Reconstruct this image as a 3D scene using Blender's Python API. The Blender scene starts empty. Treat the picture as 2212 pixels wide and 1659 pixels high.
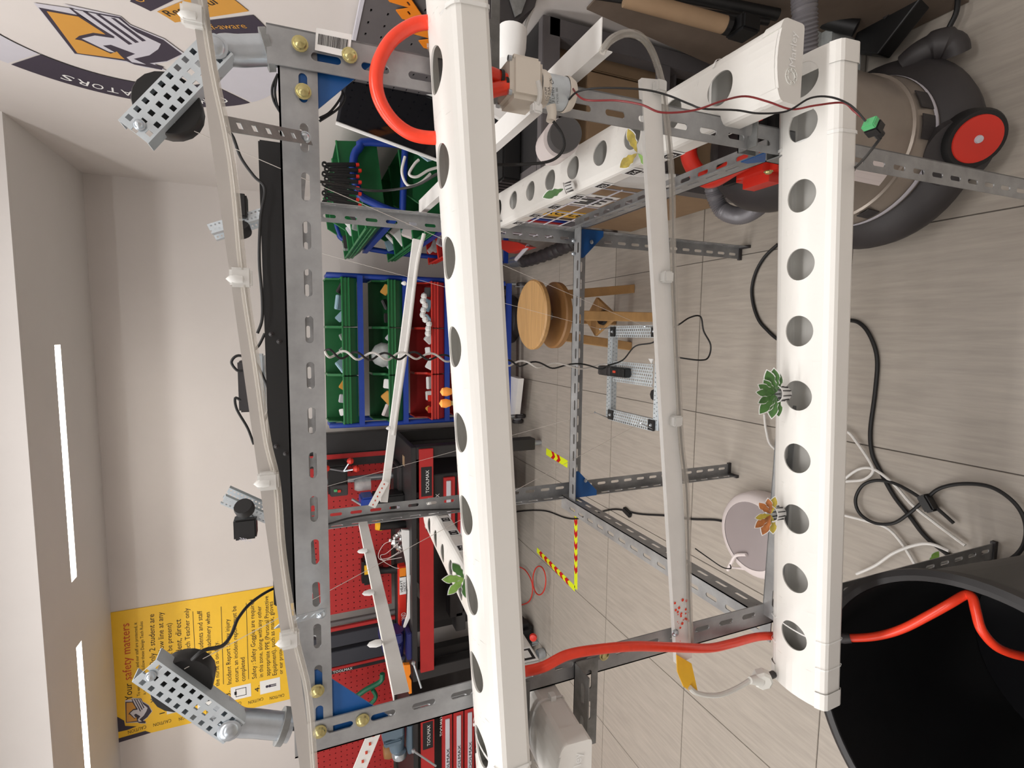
import bpy, bmesh, math, random
from mathutils import Vector, Matrix
random.seed(7)
C = bpy.context.scene.collection
sc = bpy.context.scene
V = Vector
# ------------------------------------------------------------------ camera
FPX, CX, CY, CAMH = 1112.2, 1106.0, 829.5, 1.5
PITCH, ROLL, YAW = 0.398694, -0.029043, -0.101239
cp_, sp_, cy_, sy_ = math.cos(PITCH), math.sin(PITCH), math.cos(YAW), math.sin(YAW)
FW = V((sy_*cp_, cy_*cp_, -sp_)); R0 = V((cy_, -sy_, 0)); U0 = R0.cross(FW)
RT = R0*math.cos(ROLL)+U0*math.sin(ROLL); UP = -R0*math.sin(ROLL)+U0*math.cos(ROLL)
cam = bpy.data.cameras.new('camera'); camo = bpy.data.objects.new('camera', cam); C.objects.link(camo)
cam.sensor_width = 36; cam.sensor_fit = 'HORIZONTAL'; cam.lens = FPX/2212*36; cam.clip_start = .02
camo.matrix_world = Matrix(((-UP.x, RT.x, -FW.x, 0), (-UP.y, RT.y, -FW.y, 0), (-UP.z, RT.z, -FW.z, CAMH), (0, 0, 0, 1)))
sc.camera = camo
# ------------------------------------------------------------------ world, lights, exposure
w = bpy.data.worlds.new('world'); sc.world = w; w.use_nodes = True
w.node_tree.nodes['Background'].inputs[0].default_value = (.9, .93, 1, 1)
w.node_tree.nodes['Background'].inputs[1].default_value = .32
sc.view_settings.view_transform = 'Standard'; sc.view_settings.look = 'None'
sc.view_settings.exposure = 0.0; sc.view_settings.gamma = 1; sc.view_settings.use_curve_mapping = False
def area(name, loc, sx, sy, e, col=(1, .96, .9)):
    l = bpy.data.lights.new(name, 'AREA'); l.shape = 'RECTANGLE'; l.size = sx; l.size_y = sy; l.energy = e; l.color = col
    o = bpy.data.objects.new(name, l); C.objects.link(o); o.location = loc; return o
LC = (1, .982, .968)
area('ceiling_lamp', (-.2, .25, 3.0), 2.4, .25, 33, LC)
area('ceiling_lamp', (-2.6, .25, 3.0), 2.2, .25, 34, LC)
area('ceiling_lamp', (-.6, 1.9, 3.0), 2.4, .25, 27, LC)
area('ceiling_lamp', (-3.2, 1.9, 3.0), 1.6, .25, 25, LC)
area('ceiling_lamp', (-.4, -1.6, 3.0), 2.4, .3, 24, LC)
area('ceiling_lamp', (-3, -1.6, 3.0), 2.2, .3, 22, LC)

# ------------------------------------------------------------------ helpers
def P(x, y, X=None, Y=None, Z=None):
    d = FW*FPX - RT*(y-CY) - UP*(x-CX)
    if X is not None: t = X/d.x
    elif Y is not None: t = Y/d.y
    else: t = (Z-CAMH)/d.z
    return V((d.x*t, d.y*t, CAMH+d.z*t))
def mat(name, col, rough=.5, metal=0., var=0., scale=20., bump=0., emit=0., stretch=None, trans=0., spec=.5, alpha=1.):
    m = bpy.data.materials.new(name); m.use_nodes = True; nt = m.node_tree; b = nt.nodes['Principled BSDF']
    c = (*[((v/255+.055)/1.055)**2.4 if v/255 > .04 else v/255/12.92 for v in col], 1)
    b.inputs['Base Color'].default_value = c; b.inputs['Roughness'].default_value = rough; b.inputs['Metallic'].default_value = metal
    b.inputs['Specular IOR Level'].default_value = spec
    if trans: b.inputs['Transmission Weight'].default_value = trans; b.inputs['IOR'].default_value = 1.3
    if alpha < 1: b.inputs['Alpha'].default_value = alpha
    if emit: b.inputs['Emission Color'].default_value = c; b.inputs['Emission Strength'].default_value = emit
    tc = nt.nodes.new('ShaderNodeTexCoord'); mp = nt.nodes.new('ShaderNodeMapping'); nt.links.new(tc.outputs['Object'], mp.inputs[0])
    if stretch: mp.inputs['Scale'].default_value = stretch
    n = nt.nodes.new('ShaderNodeTexNoise'); n.inputs['Scale'].default_value = scale; n.inputs['Detail'].default_value = 6; n.inputs['Roughness'].default_value = .6
    nt.links.new(mp.outputs[0], n.inputs[0])
    v = max(var, .015)
    mx = nt.nodes.new('ShaderNodeMix'); mx.data_type = 'RGBA'
    rp = nt.nodes.new('ShaderNodeMapRange'); rp.inputs[1].default_value = .3; rp.inputs[2].default_value = .7
    nt.links.new(n.outputs[0], rp.inputs[0]); nt.links.new(rp.outputs[0], mx.inputs[0])
    mx.inputs[6].default_value = tuple(max(0, x*(1-v)) for x in c[:3])+(1,); mx.inputs[7].default_value = tuple(min(1, x*(1+v)) for x in c[:3])+(1,)
    nt.links.new(mx.outputs[2], b.inputs['Base Color'])
    if bump:
        bp = nt.nodes.new('ShaderNodeBump'); bp.inputs['Strength'].default_value = bump; bp.inputs['Distance'].default_value = .002
        nt.links.new(n.outputs[0], bp.inputs['Height']); nt.links.new(bp.outputs[0], b.inputs['Normal'])
    return m
M = dict(
 wall=mat('wall_paint', (212, 206, 202), .8, var=.02, scale=3), ceil=mat('ceiling_paint', (224, 220, 217), .85, var=.02, scale=3),
 tile=mat('porcelain_tile', (166, 158, 148), .42, var=.12, scale=4.5, stretch=(15, 1.3, 1), bump=.1), grout=mat('grout', (104, 98, 92), .9),
 steel=mat('galvanised_steel', (150, 151, 152), .42, .45, var=.28, scale=14, bump=.15), steeld=mat('dull_steel', (128, 129, 128), .5, .4, var=.3, scale=30),
 zinc=mat('bright_zinc', (190, 198, 205), .28, .85, var=.12, scale=30), zincl=mat('zinc_strip', (202, 211, 217), .35, .45, var=.1, scale=30),
 brass=mat('yellow_zinc', (196, 186, 132), .25, .9, var=.1), pvc=mat('white_pvc', (219, 217, 212), .35, var=.015, scale=6, spec=.5),
 cap=mat('grey_white_pvc', (214, 214, 208), .45), alu=mat('white_aluminium', (232, 231, 228), .4, .1, var=.03), clear=mat('clear_tube', (196, 190, 180), .12, 0, var=.05, alpha=.4),
 alu_shaded=mat('shaded_aluminium', (176, 171, 166), .5, .1, var=.03), wall_shade=mat('wall_shade_brown', (104, 90, 78), .85, var=.08), clip=mat('frosted_clip', (235, 235, 232), .3, alpha=.7), red=mat('red_hose', (238, 66, 40), .3, var=.06, scale=80), redp=mat('red_plastic', (205, 48, 34), .35),
 redm=mat('red_enamel', (172, 36, 36), .5, var=.06), redd=mat('dark_red', (120, 24, 26), .5), black=mat('black_plastic', (17, 17, 18), .45, var=.1), blackm=mat('black_enamel', (38, 37, 38), .5, var=.08),
 rubber=mat('black_rubber', (18, 18, 19), .55), grey=mat('grey_enamel', (98, 94, 95), .5, var=.05), dgrey=mat('dark_grey_plastic', (52, 49, 50), .5, var=.1), green=mat('green_bin', (26, 92, 50), .4, var=.06), greenb=mat('green_bin_bright', (34, 112, 62), .4),
 blue=mat('blue_tube', (30, 62, 150), .35, var=.05), blueg=mat('blue_plate', (22, 84, 150), .4, var=.06), wood=mat('varnished_wood', (182, 142, 92), .4, var=.16, scale=8, stretch=(1, 14, 1)),
 woodd=mat('wood_edge', (148, 108, 64), .45, var=.12, scale=8), card=mat('cardboard', (150, 124, 96), .8, var=.06), white=mat('white_paper', (232, 232, 230), .7), whitep=mat('white_plastic', (222, 212, 210), .4),
 yellow=mat('poster_yellow', (238, 190, 40), .5, var=.02), yel=mat('yellow_tape', (236, 182, 40), .45, var=.1), navy=mat('navy_ink', (52, 44, 60), .6), ink=mat('black_ink', (28, 26, 28), .7), gold=mat('gold_ink', (205, 148, 60), .6),
 lgrey=mat('light_grey_ink', (198, 196, 204), .6), redink=mat('red_ink', (196, 66, 40), .6), leaf=mat('lettuce_green', (62, 104, 46), .5, var=.35, scale=60), leafl=mat('light_leaf', (130, 170, 80), .5, var=.25, scale=60),
 brownl=mat('rust_leaf', (160, 96, 46), .5, var=.5, scale=70), yleaf=mat('yellow_leaf', (170, 150, 50), .5, var=.4, scale=60), hose=mat('grey_hose', (118, 116, 120), .35, .2, var=.05), silver=mat('vacuum_drum', (150, 140, 130), .3, .4, var=.06),
 orange=mat('orange_enamel', (236, 136, 30), .45), glass=mat('dark_glass', (14, 16, 22), .06, spec=.8), frost=mat('frosted_plastic', (224, 216, 204), .35, alpha=.93), lightbox=mat('light_diffuser', (255, 251, 242), .5, emit=16),
 tapey=mat('hazard_yellow', (222, 236, 40), .4), taper=mat('hazard_red', (196, 30, 34), .4), foil=mat('foil', (205, 205, 205), .2, .9, var=.3, scale=60, bump=1), bluet=mat('navy_tool', (38, 42, 100), .35), bag=mat('clear_bag', (200, 205, 204), .3, var=.2, scale=30, alpha=.6),
 wirew=mat('white_wire', (222, 220, 216), .4), line=mat('nylon_line', (220, 215, 208), .3), skyb=mat('pale_blue', (150, 180, 196), .5), ledgreen=mat('terminal_green', (84, 168, 110), .4), wredw=mat('red_wire', (120, 34, 36), .4), copper=mat('bulb_orange', (236, 150, 60), .4),
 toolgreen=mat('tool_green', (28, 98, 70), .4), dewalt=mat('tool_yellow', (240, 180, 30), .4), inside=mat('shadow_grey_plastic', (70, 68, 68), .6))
class MB:
    def __init__(s): s.v = []; s.f = []
    def add(s, vs, fs):
        n = len(s.v); s.v += [V(p) for p in vs]; s.f += [tuple(i+n for i in f) for f in fs]; return s
    def box(s, a, b, M4=None):
        x0, y0, z0 = a; x1, y1, z1 = b
        vs = [V(p) for p in ((x0,y0,z0),(x1,y0,z0),(x1,y1,z0),(x0,y1,z0),(x0,y0,z1),(x1,y0,z1),(x1,y1,z1),(x0,y1,z1))]
        if M4: vs = [M4 @ p for p in vs]
        return s.add(vs, [(0,3,2,1),(4,5,6,7),(0,1,5,4),(1,2,6,5),(2,3,7,6),(3,0,4,7)])
    def bevbox(s, a, b, r, M4=None):
        bm = bmesh.new(); bmesh.ops.create_cube(bm, size=1)
        for v in bm.verts: v.co = V([a[i]+(v.co[i]+.5)*(b[i]-a[i]) for i in range(3)])
        bmesh.ops.bevel(bm, geom=list(bm.edges), offset=r, segments=2, affect='EDGES')
        bm.verts.index_update(); vs = [(M4 @ v.co) if M4 else v.co.copy() for v in bm.verts]; fs = [[v.index for v in f.verts] for f in bm.faces]; bm.free()
        return s.add(vs, fs)
    def prism(s, pts, ex):
        n = len(pts); pts = [V(p) for p in pts]; ex = V(ex)
        return s.add(pts+[p+ex for p in pts], [tuple(range(n))[::-1], tuple(range(n, 2*n))]+[(i, (i+1) % n, (i+1) % n+n, i+n) for i in range(n)])
    def tube(s, pts, r, n=8, cap=True, rz=None):
        pts = [V(p) for p in pts]; rr = r if isinstance(r, (list, tuple)) else [r]*len(pts)
        t0 = (pts[1]-pts[0]).normalized(); a = t0.orthogonal().normalized(); vs = []; fs = []
        for i, p in enumerate(pts):
            t = (pts[min(i+1, len(pts)-1)]-pts[max(i-1, 0)])
            t = t.normalized() if t.length > 1e-9 else t0
            a = (a-t*a.dot(t)); a = a.normalized() if a.length > 1e-6 else t.orthogonal().normalized(); b = t.cross(a)
            for k in range(n):
                q = 2*math.pi*k/n; vs.append(p+(a*math.cos(q)+b*math.sin(q))*rr[i])
        for i in range(len(pts)-1):
            for k in range(n): k2 = (k+1) % n; fs.append((i*n+k, i*n+k2, (i+1)*n+k2, (i+1)*n+k))
        if cap: fs += [tuple(range(n))[::-1], tuple(range((len(pts)-1)*n, len(pts)*n))]
        return s.add(vs, fs)
    def cyl(s, p0, p1, r, r1=None, n=24): return s.tube([p0, p1], [r, r if r1 is None else r1], n)
    def lathe(s, prof, loc=(0,0,0), n=32, M4=None, cap=False):
        vs = []; fs = []
        for r, z in prof:
            for k in range(n): q = 2*math.pi*k/n; vs.append(V((r*math.cos(q), r*math.sin(q), z)))
        for i in range(len(prof)-1):
            for k in range(n): k2 = (k+1) % n; fs.append((i*n+k, i*n+k2, (i+1)*n+k2, (i+1)*n+k))
        if cap and prof[0][0] > 1e-5: fs.append(tuple(range(n))[::-1])
        if cap and prof[-1][0] > 1e-5: fs.append(tuple(range((len(prof)-1)*n, len(prof)*n)))
        T = (M4 if M4 else Matrix.Translation(loc)); return s.add([T @ v for v in vs], fs)
    def build(s, name, m, parent=None, smooth=False, loc=None, bevel=0):
        me = bpy.data.meshes.new(name); me.from_pydata([tuple(v) for v in s.v], [], s.f); me.materials.append(M[m] if isinstance(m, str) else m)
        if smooth:
            me.shade_smooth(); me.set_sharp_from_angle(angle=.7)
        me.update(); o = bpy.data.objects.new(name, me); C.objects.link(o)
        if parent:
            o.parent = parent
            if not parent.get('_loc'): pass
            o.matrix_parent_inverse = wm(parent).inverted()
        if bevel:
            b = o.modifiers.new('bevel', 'BEVEL'); b.width = bevel; b.segments = 2; b.limit_method = 'ANGLE'
        return o
def wm(o):
    m = o.matrix_basis.copy()
    if o.parent: m = wm(o.parent) @ o.matrix_parent_inverse @ m
    return m
def thing(name, label, cat, loc=(0,0,0), group=None):
    o = bpy.data.objects.new(name, None); C.objects.link(o); o.location = loc; o.empty_display_size = .05
    o['label'] = label; o['category'] = cat
    if group: o['group'] = group
    return o
def tag(o, label, cat, group=None):
    o['label'] = label; o['category'] = cat
    if group: o['group'] = group
    return o
def struct(o): o['kind'] = 'structure'; return o
def smooth(pts, k=6):
    pts = [V(p) for p in pts]; out = []
    for i in range(len(pts)-1):
        p0 = pts[max(i-1, 0)]; p1 = pts[i]; p2 = pts[i+1]; p3 = pts[min(i+2, len(pts)-1)]
        for j in range(k):
            t = j/k; out.append(.5*((2*p1)+(p2-p0)*t+(2*p0-5*p1+4*p2-p3)*t*t+(3*p1-p0-3*p2+p3)*t**3))
    return out+[pts[-1]]
def cable(name, pts, r, m, label=None, cat='cable', parent=None, k=6, n=8, group=None):
    o = MB().tube(smooth(pts, k), r, n).build(name, m, parent, smooth=True)
    if label: tag(o, label, cat, group)
    return o
def text(name, s, p0, p1, nrm, m, parent, h=None, thick=.0006):
    """text whose baseline runs from p0 to p1; its width is fitted to that length"""
    cu = bpy.data.curves.new(name, 'FONT'); cu.body = s; cu.size = 1; cu.extrude = 0; cu.resolution_u = 2
    to = bpy.data.objects.new(name, cu); C.objects.link(to)
    dg = bpy.context.evaluated_depsgraph_get(); me = bpy.data.meshes.new_from_object(to.evaluated_get(dg))
    bpy.data.objects.remove(to); bpy.data.curves.remove(cu)
    xs = [v.co.x for v in me.vertices]; x0, x1 = min(xs), max(xs)
    p0, p1, nrm = V(p0), V(p1), V(nrm).normalized(); ux = (p1-p0); L = ux.length; ux.normalize(); uy = nrm.cross(ux).normalized()
    k = L/max(x1-x0, 1e-6); kh = (h/.7 if h else k)
    for v in me.vertices: v.co = p0+ux*((v.co.x-x0)*k)+uy*(v.co.y*kh)+nrm*thick
    me.materials.clear(); me.materials.append(M[m]); me.name = name
    o = bpy.data.objects.new(name, me); C.objects.link(o); o.parent = parent
    if parent: o.matrix_parent_inverse = wm(parent).inverted()
    return o
def ring(hole, rect, n):
    """outer points on rect boundary matching hole points by angle"""
    u0, u1, v0, v1 = rect; cu = sum(p[0] for p in hole)/n; cv = sum(p[1] for p in hole)/n; out = []
    for (u, v) in hole:
        du, dv = u-cu, v-cv; ts = []
        if du > 1e-9: ts.append((u1-cu)/du)
        if du < -1e-9: ts.append((u0-cu)/du)
        if dv > 1e-9: ts.append((v1-cv)/dv)
        if dv < -1e-9: ts.append((v0-cv)/dv)
        t = min(ts); out.append([cu+du*t, cv+dv*t])
    for c in ((u0, v0), (u1, v0), (u1, v1), (u0, v1)):
        i = min(range(n), key=lambda j: (out[j][0]-c[0])**2+(out[j][1]-c[1])**2); out[i] = list(c)
    return out
def stadium(cu, cv, L, W, n=16):
    r = W/2; a = L/2-r; out = []
    for k in range(n):
        q = 2*math.pi*(k+.5)/n; c, s_ = math.cos(q), math.sin(q)
        out.append((cu+(a if c > 0 else -a)+r*c, cv+r*s_))
    return out
def plate(mb, o, U, W, cells, t):
    """cells: (rect, holepts or None); plate of thickness t along U x W"""
    U = V(U).normalized(); W = V(W).normalized(); N = U.cross(W); o = V(o)
    f = lambda u, v, d: o+U*u+W*v+N*d
    for rect, hole in cells:
        if not hole:
            u0, u1, v0, v1 = rect
            mb.prism([f(u0, v0, 0), f(u1, v0, 0), f(u1, v1, 0), f(u0, v1, 0)], N*t); continue
        n = len(hole); out = ring(hole, rect, n); vs = []
        for d in (0, t):
            vs += [f(*p, d) for p in out]+[f(*p, d) for p in hole]
        fs = []
        for k in range(n):
            k2 = (k+1) % n
            fs += [(k, k2, n+k2, n+k), (2*n+k2, 2*n+k, 3*n+k, 3*n+k2), (n+k, n+k2, 3*n+k2, 3*n+k), (k2, k, 2*n+k, 2*n+k2)]
        mb.add(vs, fs)
def flange(mb, p0, dirL, dirW, L, w, t, pitch=.0525, sl=.031, sw=.009, off=.62, start=.012):
    cells = []; u = start; cells.append(((0, start, 0, w), None))
    while u+pitch < L-.004:
        cells.append(((u, u+pitch, 0, w), stadium(u+pitch/2, w*off, sl, sw))); u += pitch
    cells.append(((u, L, 0, w), None)); plate(mb, p0, dirL, dirW, cells, t)
def angle(name, p0, p1, a, b, parent, w=.04, t=.002, m='steel', **k):
    p0, p1, a, b = V(p0), V(p1), V(a), V(b); d = p1-p0; L = d.length; mb = MB()
    for x, y in ((a, b), (b, a)):
        tt = t if d.cross(x).dot(y) > 0 else -t
        flange(mb, p0, d, x, L, w, tt, **k)
    return mb.build(name, m, parent)
def bolt(p, n, parent, m='brass', r=.0068, name='bolt'):
    n = V(n).normalized(); p = V(p)
    T = Matrix.Translation(p) @ n.to_track_quat('Z', 'Y').to_matrix().to_4x4()
    return MB().lathe([(r*1.25, 0), (r*1.25, .0012), (r, .0016), (r*.85, .004), (r*.4, .0055), (0, .006)], n=14, M4=T).build(name, m, parent, smooth=True)
def copy_tree(o, parent=None):
    c = o.copy(); C.objects.link(c); c.parent = parent
    for ch in list(o.children): copy_tree(ch, c)
    return c

# ================================================================== SETTING
WX, WY, CZ, FY = .9, 3.75, 2.585, 2.87
fl = struct(MB().box((-4.6, -3.2, -.06), (WX, WY, -.004)).build('floor', 'grout'))
tx0, ty0, ts = -.301, 1.02, .6
tmesh = MB().bevbox((.0015, .0015, -.008), (ts-.0015, ts-.0015, 0), .001)
tob = None; ti = 0
for i in range(-7, 2):
    for j in range(-7, 5):
        x, y = tx0+i*ts+.0, ty0+j*ts
        x2, y2 = min(x+ts, WX), min(y+ts, WY)
        if x2-x < .05 or y2-y < .05: continue
        full = x2-x > ts-.001 and y2-y > ts-.001
        if full and tob is None:
            tob = tmesh.build('tile', 'tile', fl); tob.location = (x, y, 0); continue
        if full:
            o = tob.copy(); C.objects.link(o)
        else: o = MB().box((.0015, .0015, -.008), (x2-x-.0015, y2-y-.0015, 0)).build('tile', 'tile', fl)
        o.location = (x, y, 0)
struct(MB().box((-4.7, WY, 0), (WX+.1, WY+.1, 3.2)).build('wall_back', 'wall'))
struct(MB().box((WX, -3.2, 0), (WX+.1, WY, 3.2)).build('wall_right', 'wall'))
struct(MB().box((-4.7, -3.2, 0), (-4.6, WY, 3.2)).build('wall_left', 'wall'))
struct(MB().box((-4.7, -3.3, 0), (WX+.1, -3.2, 3.2)).build('wall_front', 'wall'))
# lowered ceiling with two recessed linear lamps, and the raised ceiling nearer the camera
mb = MB(); ly0, ly1 = 3.215, 3.285
mb.box((-4.6, FY+.021, CZ), (WX, ly0, CZ+.06)); mb.box((-4.6, ly1, CZ), (WX, WY, CZ+.06))
slots = [(-1.285, -.068), (-2.86, -1.64)]
mb.box((-.068, ly0, CZ), (WX, ly1, CZ+.06)); mb.box((-1.64, ly0, CZ), (-1.285, ly1, CZ+.06)); mb.box((-4.6, ly0, CZ), (-2.86, ly1, CZ+.06))
struct(mb.build('ceiling', 'ceil'))
struct(MB().box((-4.6, FY, CZ+.0), (WX, FY+.02, 3.12)).build('trim_1', 'ceil'))
struct(MB().box((-4.7, -3.3, 3.12), (WX+.1, FY+.02, 3.2)).build('ceiling', 'ceil'))
for k, (a, b) in enumerate(slots):
    t = thing('ceiling_light', ['linear recessed ceiling light seen whole above the empty back wall', 'linear recessed ceiling light above the yellow safety board'][k], 'ceiling light', ((a+b)/2, 3.25, CZ+.03), 'recessed linear ceiling lights')
    h = MB(); h.box((a, ly0, CZ+.03), (b, ly1, CZ+.055)); h.build('housing', 'ceil', t)
    MB().box((a+.02, ly0+.008, CZ+.012), (b-.02, ly1-.008, CZ+.03)).build('diffuser', 'lightbox', t)

# ================================================================== RACK (slotted angle frame)
RX0, RX1, RY0, RY1, RZ = -.51, .325, .63, 1.43, 1.512
rack = thing('slotted_angle_rack', 'galvanised slotted angle steel rack that carries the white channels', 'rack', (-.09, 1.03, 0))
X_, Y_, Z_ = V((1, 0, 0)), V((0, 1, 0)), V((0, 0, 1))
FRO = .335
for n_, (x, y, a, b, zt) in enumerate(((RX1, RY0, -X_, Y_, 1.518), (RX0, RY0, X_, Y_, 1.512), (RX1, RY1, -X_, -Y_, 1.505), (RX0, RY1, X_, -Y_, 1.505))):
    yb = y-(.05 if n_ == 0 else 0)
    angle('leg', (x, yb, .004), (x, y, zt), a, b, rack)
    MB().prism([V((x, yb, 0))+a*p+b*q for p, q in ((-.004, -.004), (.044, -.004), (.044, .006), (.006, .006), (.006, .044), (-.004, .044))], (0, 0, .012)).build('foot_pad', 'dgrey', rack)
angle('beam', (RX0+.004, RY0+.003, 1.508), (RX1-.004, RY0+.003, 1.508), -Z_, Y_, rack)
angle('beam', (RX0+.004, RY1-.003, 1.49), (RX1-.004, RY1-.003, 1.49), -Z_, -Y_, rack)
angle('beam', (RX1-.003, RY0+.045, 1.508), (RX1-.003, RY1-.045, 1.508), -Z_, -X_, rack)
angle('beam', (RX0+.003, RY0+.045, 1.508), (RX0+.003, RY1-.045, 1.508), -Z_, X_, rack)
angle('beam', (RX0-.0, RY1-.043, .715), (RX1, RY1-.043, .715), -Z_, -Y_, rack)
angle('beam', (RX1-.004, RY0+.0, .697), (RX1-.004, RY1-.01, .692), Z_, X_, rack)
angle('beam', (RX0+.003, RY0+.0, .722), (RX0+.003, RY1-.01, .722), -Z_, -X_, rack)
angle('beam', (RX0+.02, RY0+.003, .742), (RX1-.02, RY0+.003, .725), -Z_, -Y_, rack, w=.036)
# blue gusset plates
def gusset(p, a, b, n, s=.075):
    p, a, b, n = V(p), V(a), V(b), V(n)
    return MB().prism([p, p+a*s, p+a*s+b*.016, p+b*s+a*.016, p+b*s], n*.002).build('gusset_plate', 'blueg', rack)
gusset((RX1-.002, RY0+.006, 1.50), -X_, -Z_, Y_, .09); gusset((RX0+.002, RY0+.006, 1.50), X_, -Z_, Y_, .10)
gusset((RX1-.002, RY1-.046, .70), -X_, -Z_, -Y_, .085); gusset((RX0+.002, RY1-.046, .70), X_, -Z_, -Y_, .085)
gusset((RX1-.006, RY0+.04, .745), Y_, -Z_, -X_, .06)
for x, y in ((648, 95), (755, 120), (655, 198), (685, 1492), (783, 1555), (690, 1580), (1305, 1415)): bolt(P(x, y, Y=RY0-(.006 if y < 400 and x < 760 and not x == 655 else .001)), -Y_, rack)
for x, y in ((690, 473), (1238, 548), (1238, 520), (1278, 523), (1265, 1038), (1243, 1007)): bolt(P(x, y, Y=RY1-.05), -Y_, rack, 'zinc', .005)
bolt(P(1660, 370, X=RX1-.006), -X_, rack, r=.007)
# short angle brackets that hold the channels
def bracket(name, p, d, a, b, L, w=.04):
    angle(name, p, V(p)+V(d).normalized()*L, a, b, rack, w=w, t=.002, m='steeld', pitch=.05, start=.008)
bracket('bracket', (RX1-.01, RY0-.004, 1.297), (1, 0, 0), -Z_, -Y_, .13)
bracket('bracket', (RX0+.02, RY0-.004, 1.243), (-1, 0, 0), -Z_, -Y_, .13)
bracket('bracket', (RX0+.03, RY0-.004, 1.13), (-1, 0, 0), -Z_, -Y_, .14)
bracket('bracket', (RX1-.045, RY0-.003, .80), (0, 0, -1), X_, -Y_, .075, .036)
bracket('bracket', (RX1-.04, RY0-.003, .86), (1, 0, 0), -Z_, -Y_, .12, .036)
# price sticker with bar code on front right leg
q = [P(x, y, Y=RY0-.0065) for x, y in ((683, 60), (760, 75), (755, 125), (680, 108))]
st = MB().prism(q, (0, -.0003, 0)).build('barcode_sticker', 'white', rack)
mb = MB()
def lerp2(q, u, v): return (q[0]*(1-u)+q[1]*u)*(1-v)+(q[3]*(1-u)+q[2]*u)*v
u = .07
while u < .93:
    wd = random.choice((.008, .014, .022)); mb.prism([lerp2(q, u, .25), lerp2(q, u+wd, .25), lerp2(q, u+wd, .72), lerp2(q, u, .72)], (0, -.0006, 0)); u += wd+random.choice((.012, .02))
mb.build('barcode', 'ink', st)

# ================================================================== CHANNELS
def chan_prof(t):  # crown height profile
    return -4.2*t*t
def channel(P0, P1, holes, label, group, s0, s1, hand=1):
    P0, P1 = V(P0), V(P1); d = (P1-P0).normalized(); side = d.cross(Z_).normalized()*hand; up = side.cross(d)*hand
    if up.z < 0: up = -up
    mid = P0+d*((s0+s1)/2)
    root = thing('growing_channel', label, 'channel', tuple(mid-up*.048), group)
    f = lambda s_, t, z: P0+d*s_+side*t+up*z
    mb = MB(); T = .036; n = 32
    edges = []
    def strip(sa, sb):
        ns = max(1, int((sb-sa)/.05))
        for i in range(ns):
            a, b = sa+(sb-sa)*i/ns, sa+(sb-sa)*(i+1)/ns
            for j in range(6):
                t0, t1 = -T+2*T*j/6, -T+2*T*(j+1)/6
                mb.add([f(a, t0, chan_prof(t0)), f(b, t0, chan_prof(t0)), f(b, t1, chan_prof(t1)), f(a, t1, chan_prof(t1))], [(0, 1, 2, 3)])
    cur = s0; H = .046
    for h in holes:
        a, b = h-H, h+H
        if a < cur: a = cur
        if b > s1-.004: b = s1-.004
        if a > cur+1e-5: strip(cur, a)
        hp = [(h+.0235*math.cos(2*math.pi*k/n), .0235*math.sin(2*math.pi*k/n)) for k in range(n)]
        op = ring(hp, (a, b, -T, T), n); vs = []
        for u_ in (1, .6, .25, 0): vs += [f(hp[k][0]*(1-u_)+op[k][0]*u_, hp[k][1]*(1-u_)+op[k][1]*u_, chan_prof(hp[k][1]*(1-u_)+op[k][1]*u_)) for k in range(n)]
        vs += [f(hp[k][0], hp[k][1], chan_prof(hp[k][1])-.0022) for k in range(n)]
        mb.add(vs, [(r_*n+k, r_*n+(k+1) % n, (r_+1)*n+(k+1) % n, (r_+1)*n+k) for r_ in range(4) for k in range(n)])
        cur = b
    strip(cur, s1)
    prof = [(T, chan_prof(T)), (.043, -.0085), (.048, -.012), (.050, -.017), (.050, -.043), (.0485, -.047), (.045, -.048)]
    prof = prof+[(-t, z) for t, z in prof[::-1]]
    N = 20
    for i in range(N):
        a, b = s0+(s1-s0)*i/N, s0+(s1-s0)*(i+1)/N
        for (t0, z0), (t1, z1) in zip(prof, prof[1:]):
            mb.add([f(a, t0, z0), f(b, t0, z0), f(b, t1, z1), f(a, t1, z1)], [(0, 1, 2, 3)])
    # inner skin so that the wall has thickness
    inn = [(t*.955, z+(.002 if z < -.04 else -.0022)) for t, z in prof]; top = [(-T+2*T*j/6, chan_prof(-T+2*T*j/6)-.0022) for j in range(7)]
    for (t0, z0), (t1, z1) in zip(inn, inn[1:]): mb.add([f(s0, t0, z0), f(s1, t0, z0), f(s1, t1, z1), f(s0, t1, z1)], [(0, 1, 2, 3)])
    mb.build('channel_body', 'pvc', root, smooth=True)
    full = prof+top; full = [(t*1.035, z*1.0+(.0015 if z > -.02 else -.0012)) for t, z in full]
    for a, b in ((s0-.004, s0+.024), (s1+.004, s1-.024)):
        c = MB(); nn = len(full)
        vs = [f(a, t, z) for t, z in full]+[f(b, t, z) for t, z in full]
        c.add(vs, [tuple(range(nn))]+[(i, (i+1) % nn, nn+(i+1) % nn, nn+i) for i in range(nn)])
        c.build('end_cap', 'pvc', root, smooth=False)
    root['_f'] = 0; del root['_f']
    def tie(s_, lw=.0022, knot=1):
        c = MB(); nn = len(full); vs = []
        for ss in (s_-lw, s_+lw):
            vs += [f(ss, t*1.0, z+.0004) for t, z in full]
        c.add(vs, [(i, (i+1) % nn, nn+(i+1) % nn, nn+i) for i in range(nn)])
        kp = f(s_, .0525*knot, -.03); c.box(tuple(kp-V((.005, .005, .004))), tuple(kp+V((.005, .005, .004))))
        c.build('zip_tie', 'clip', root)
    return root, f, tie
hd = .1
up_, fu, tie = channel((.286, .576, 1.351), (-.512, .566, 1.299), [-.1+.1*k for k in range(10)], 'long white channel nearest the camera, crossing the picture at the middle', 'white growing channels of the rack', -.155, .865)
tie(-.045); tie(.80)
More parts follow.
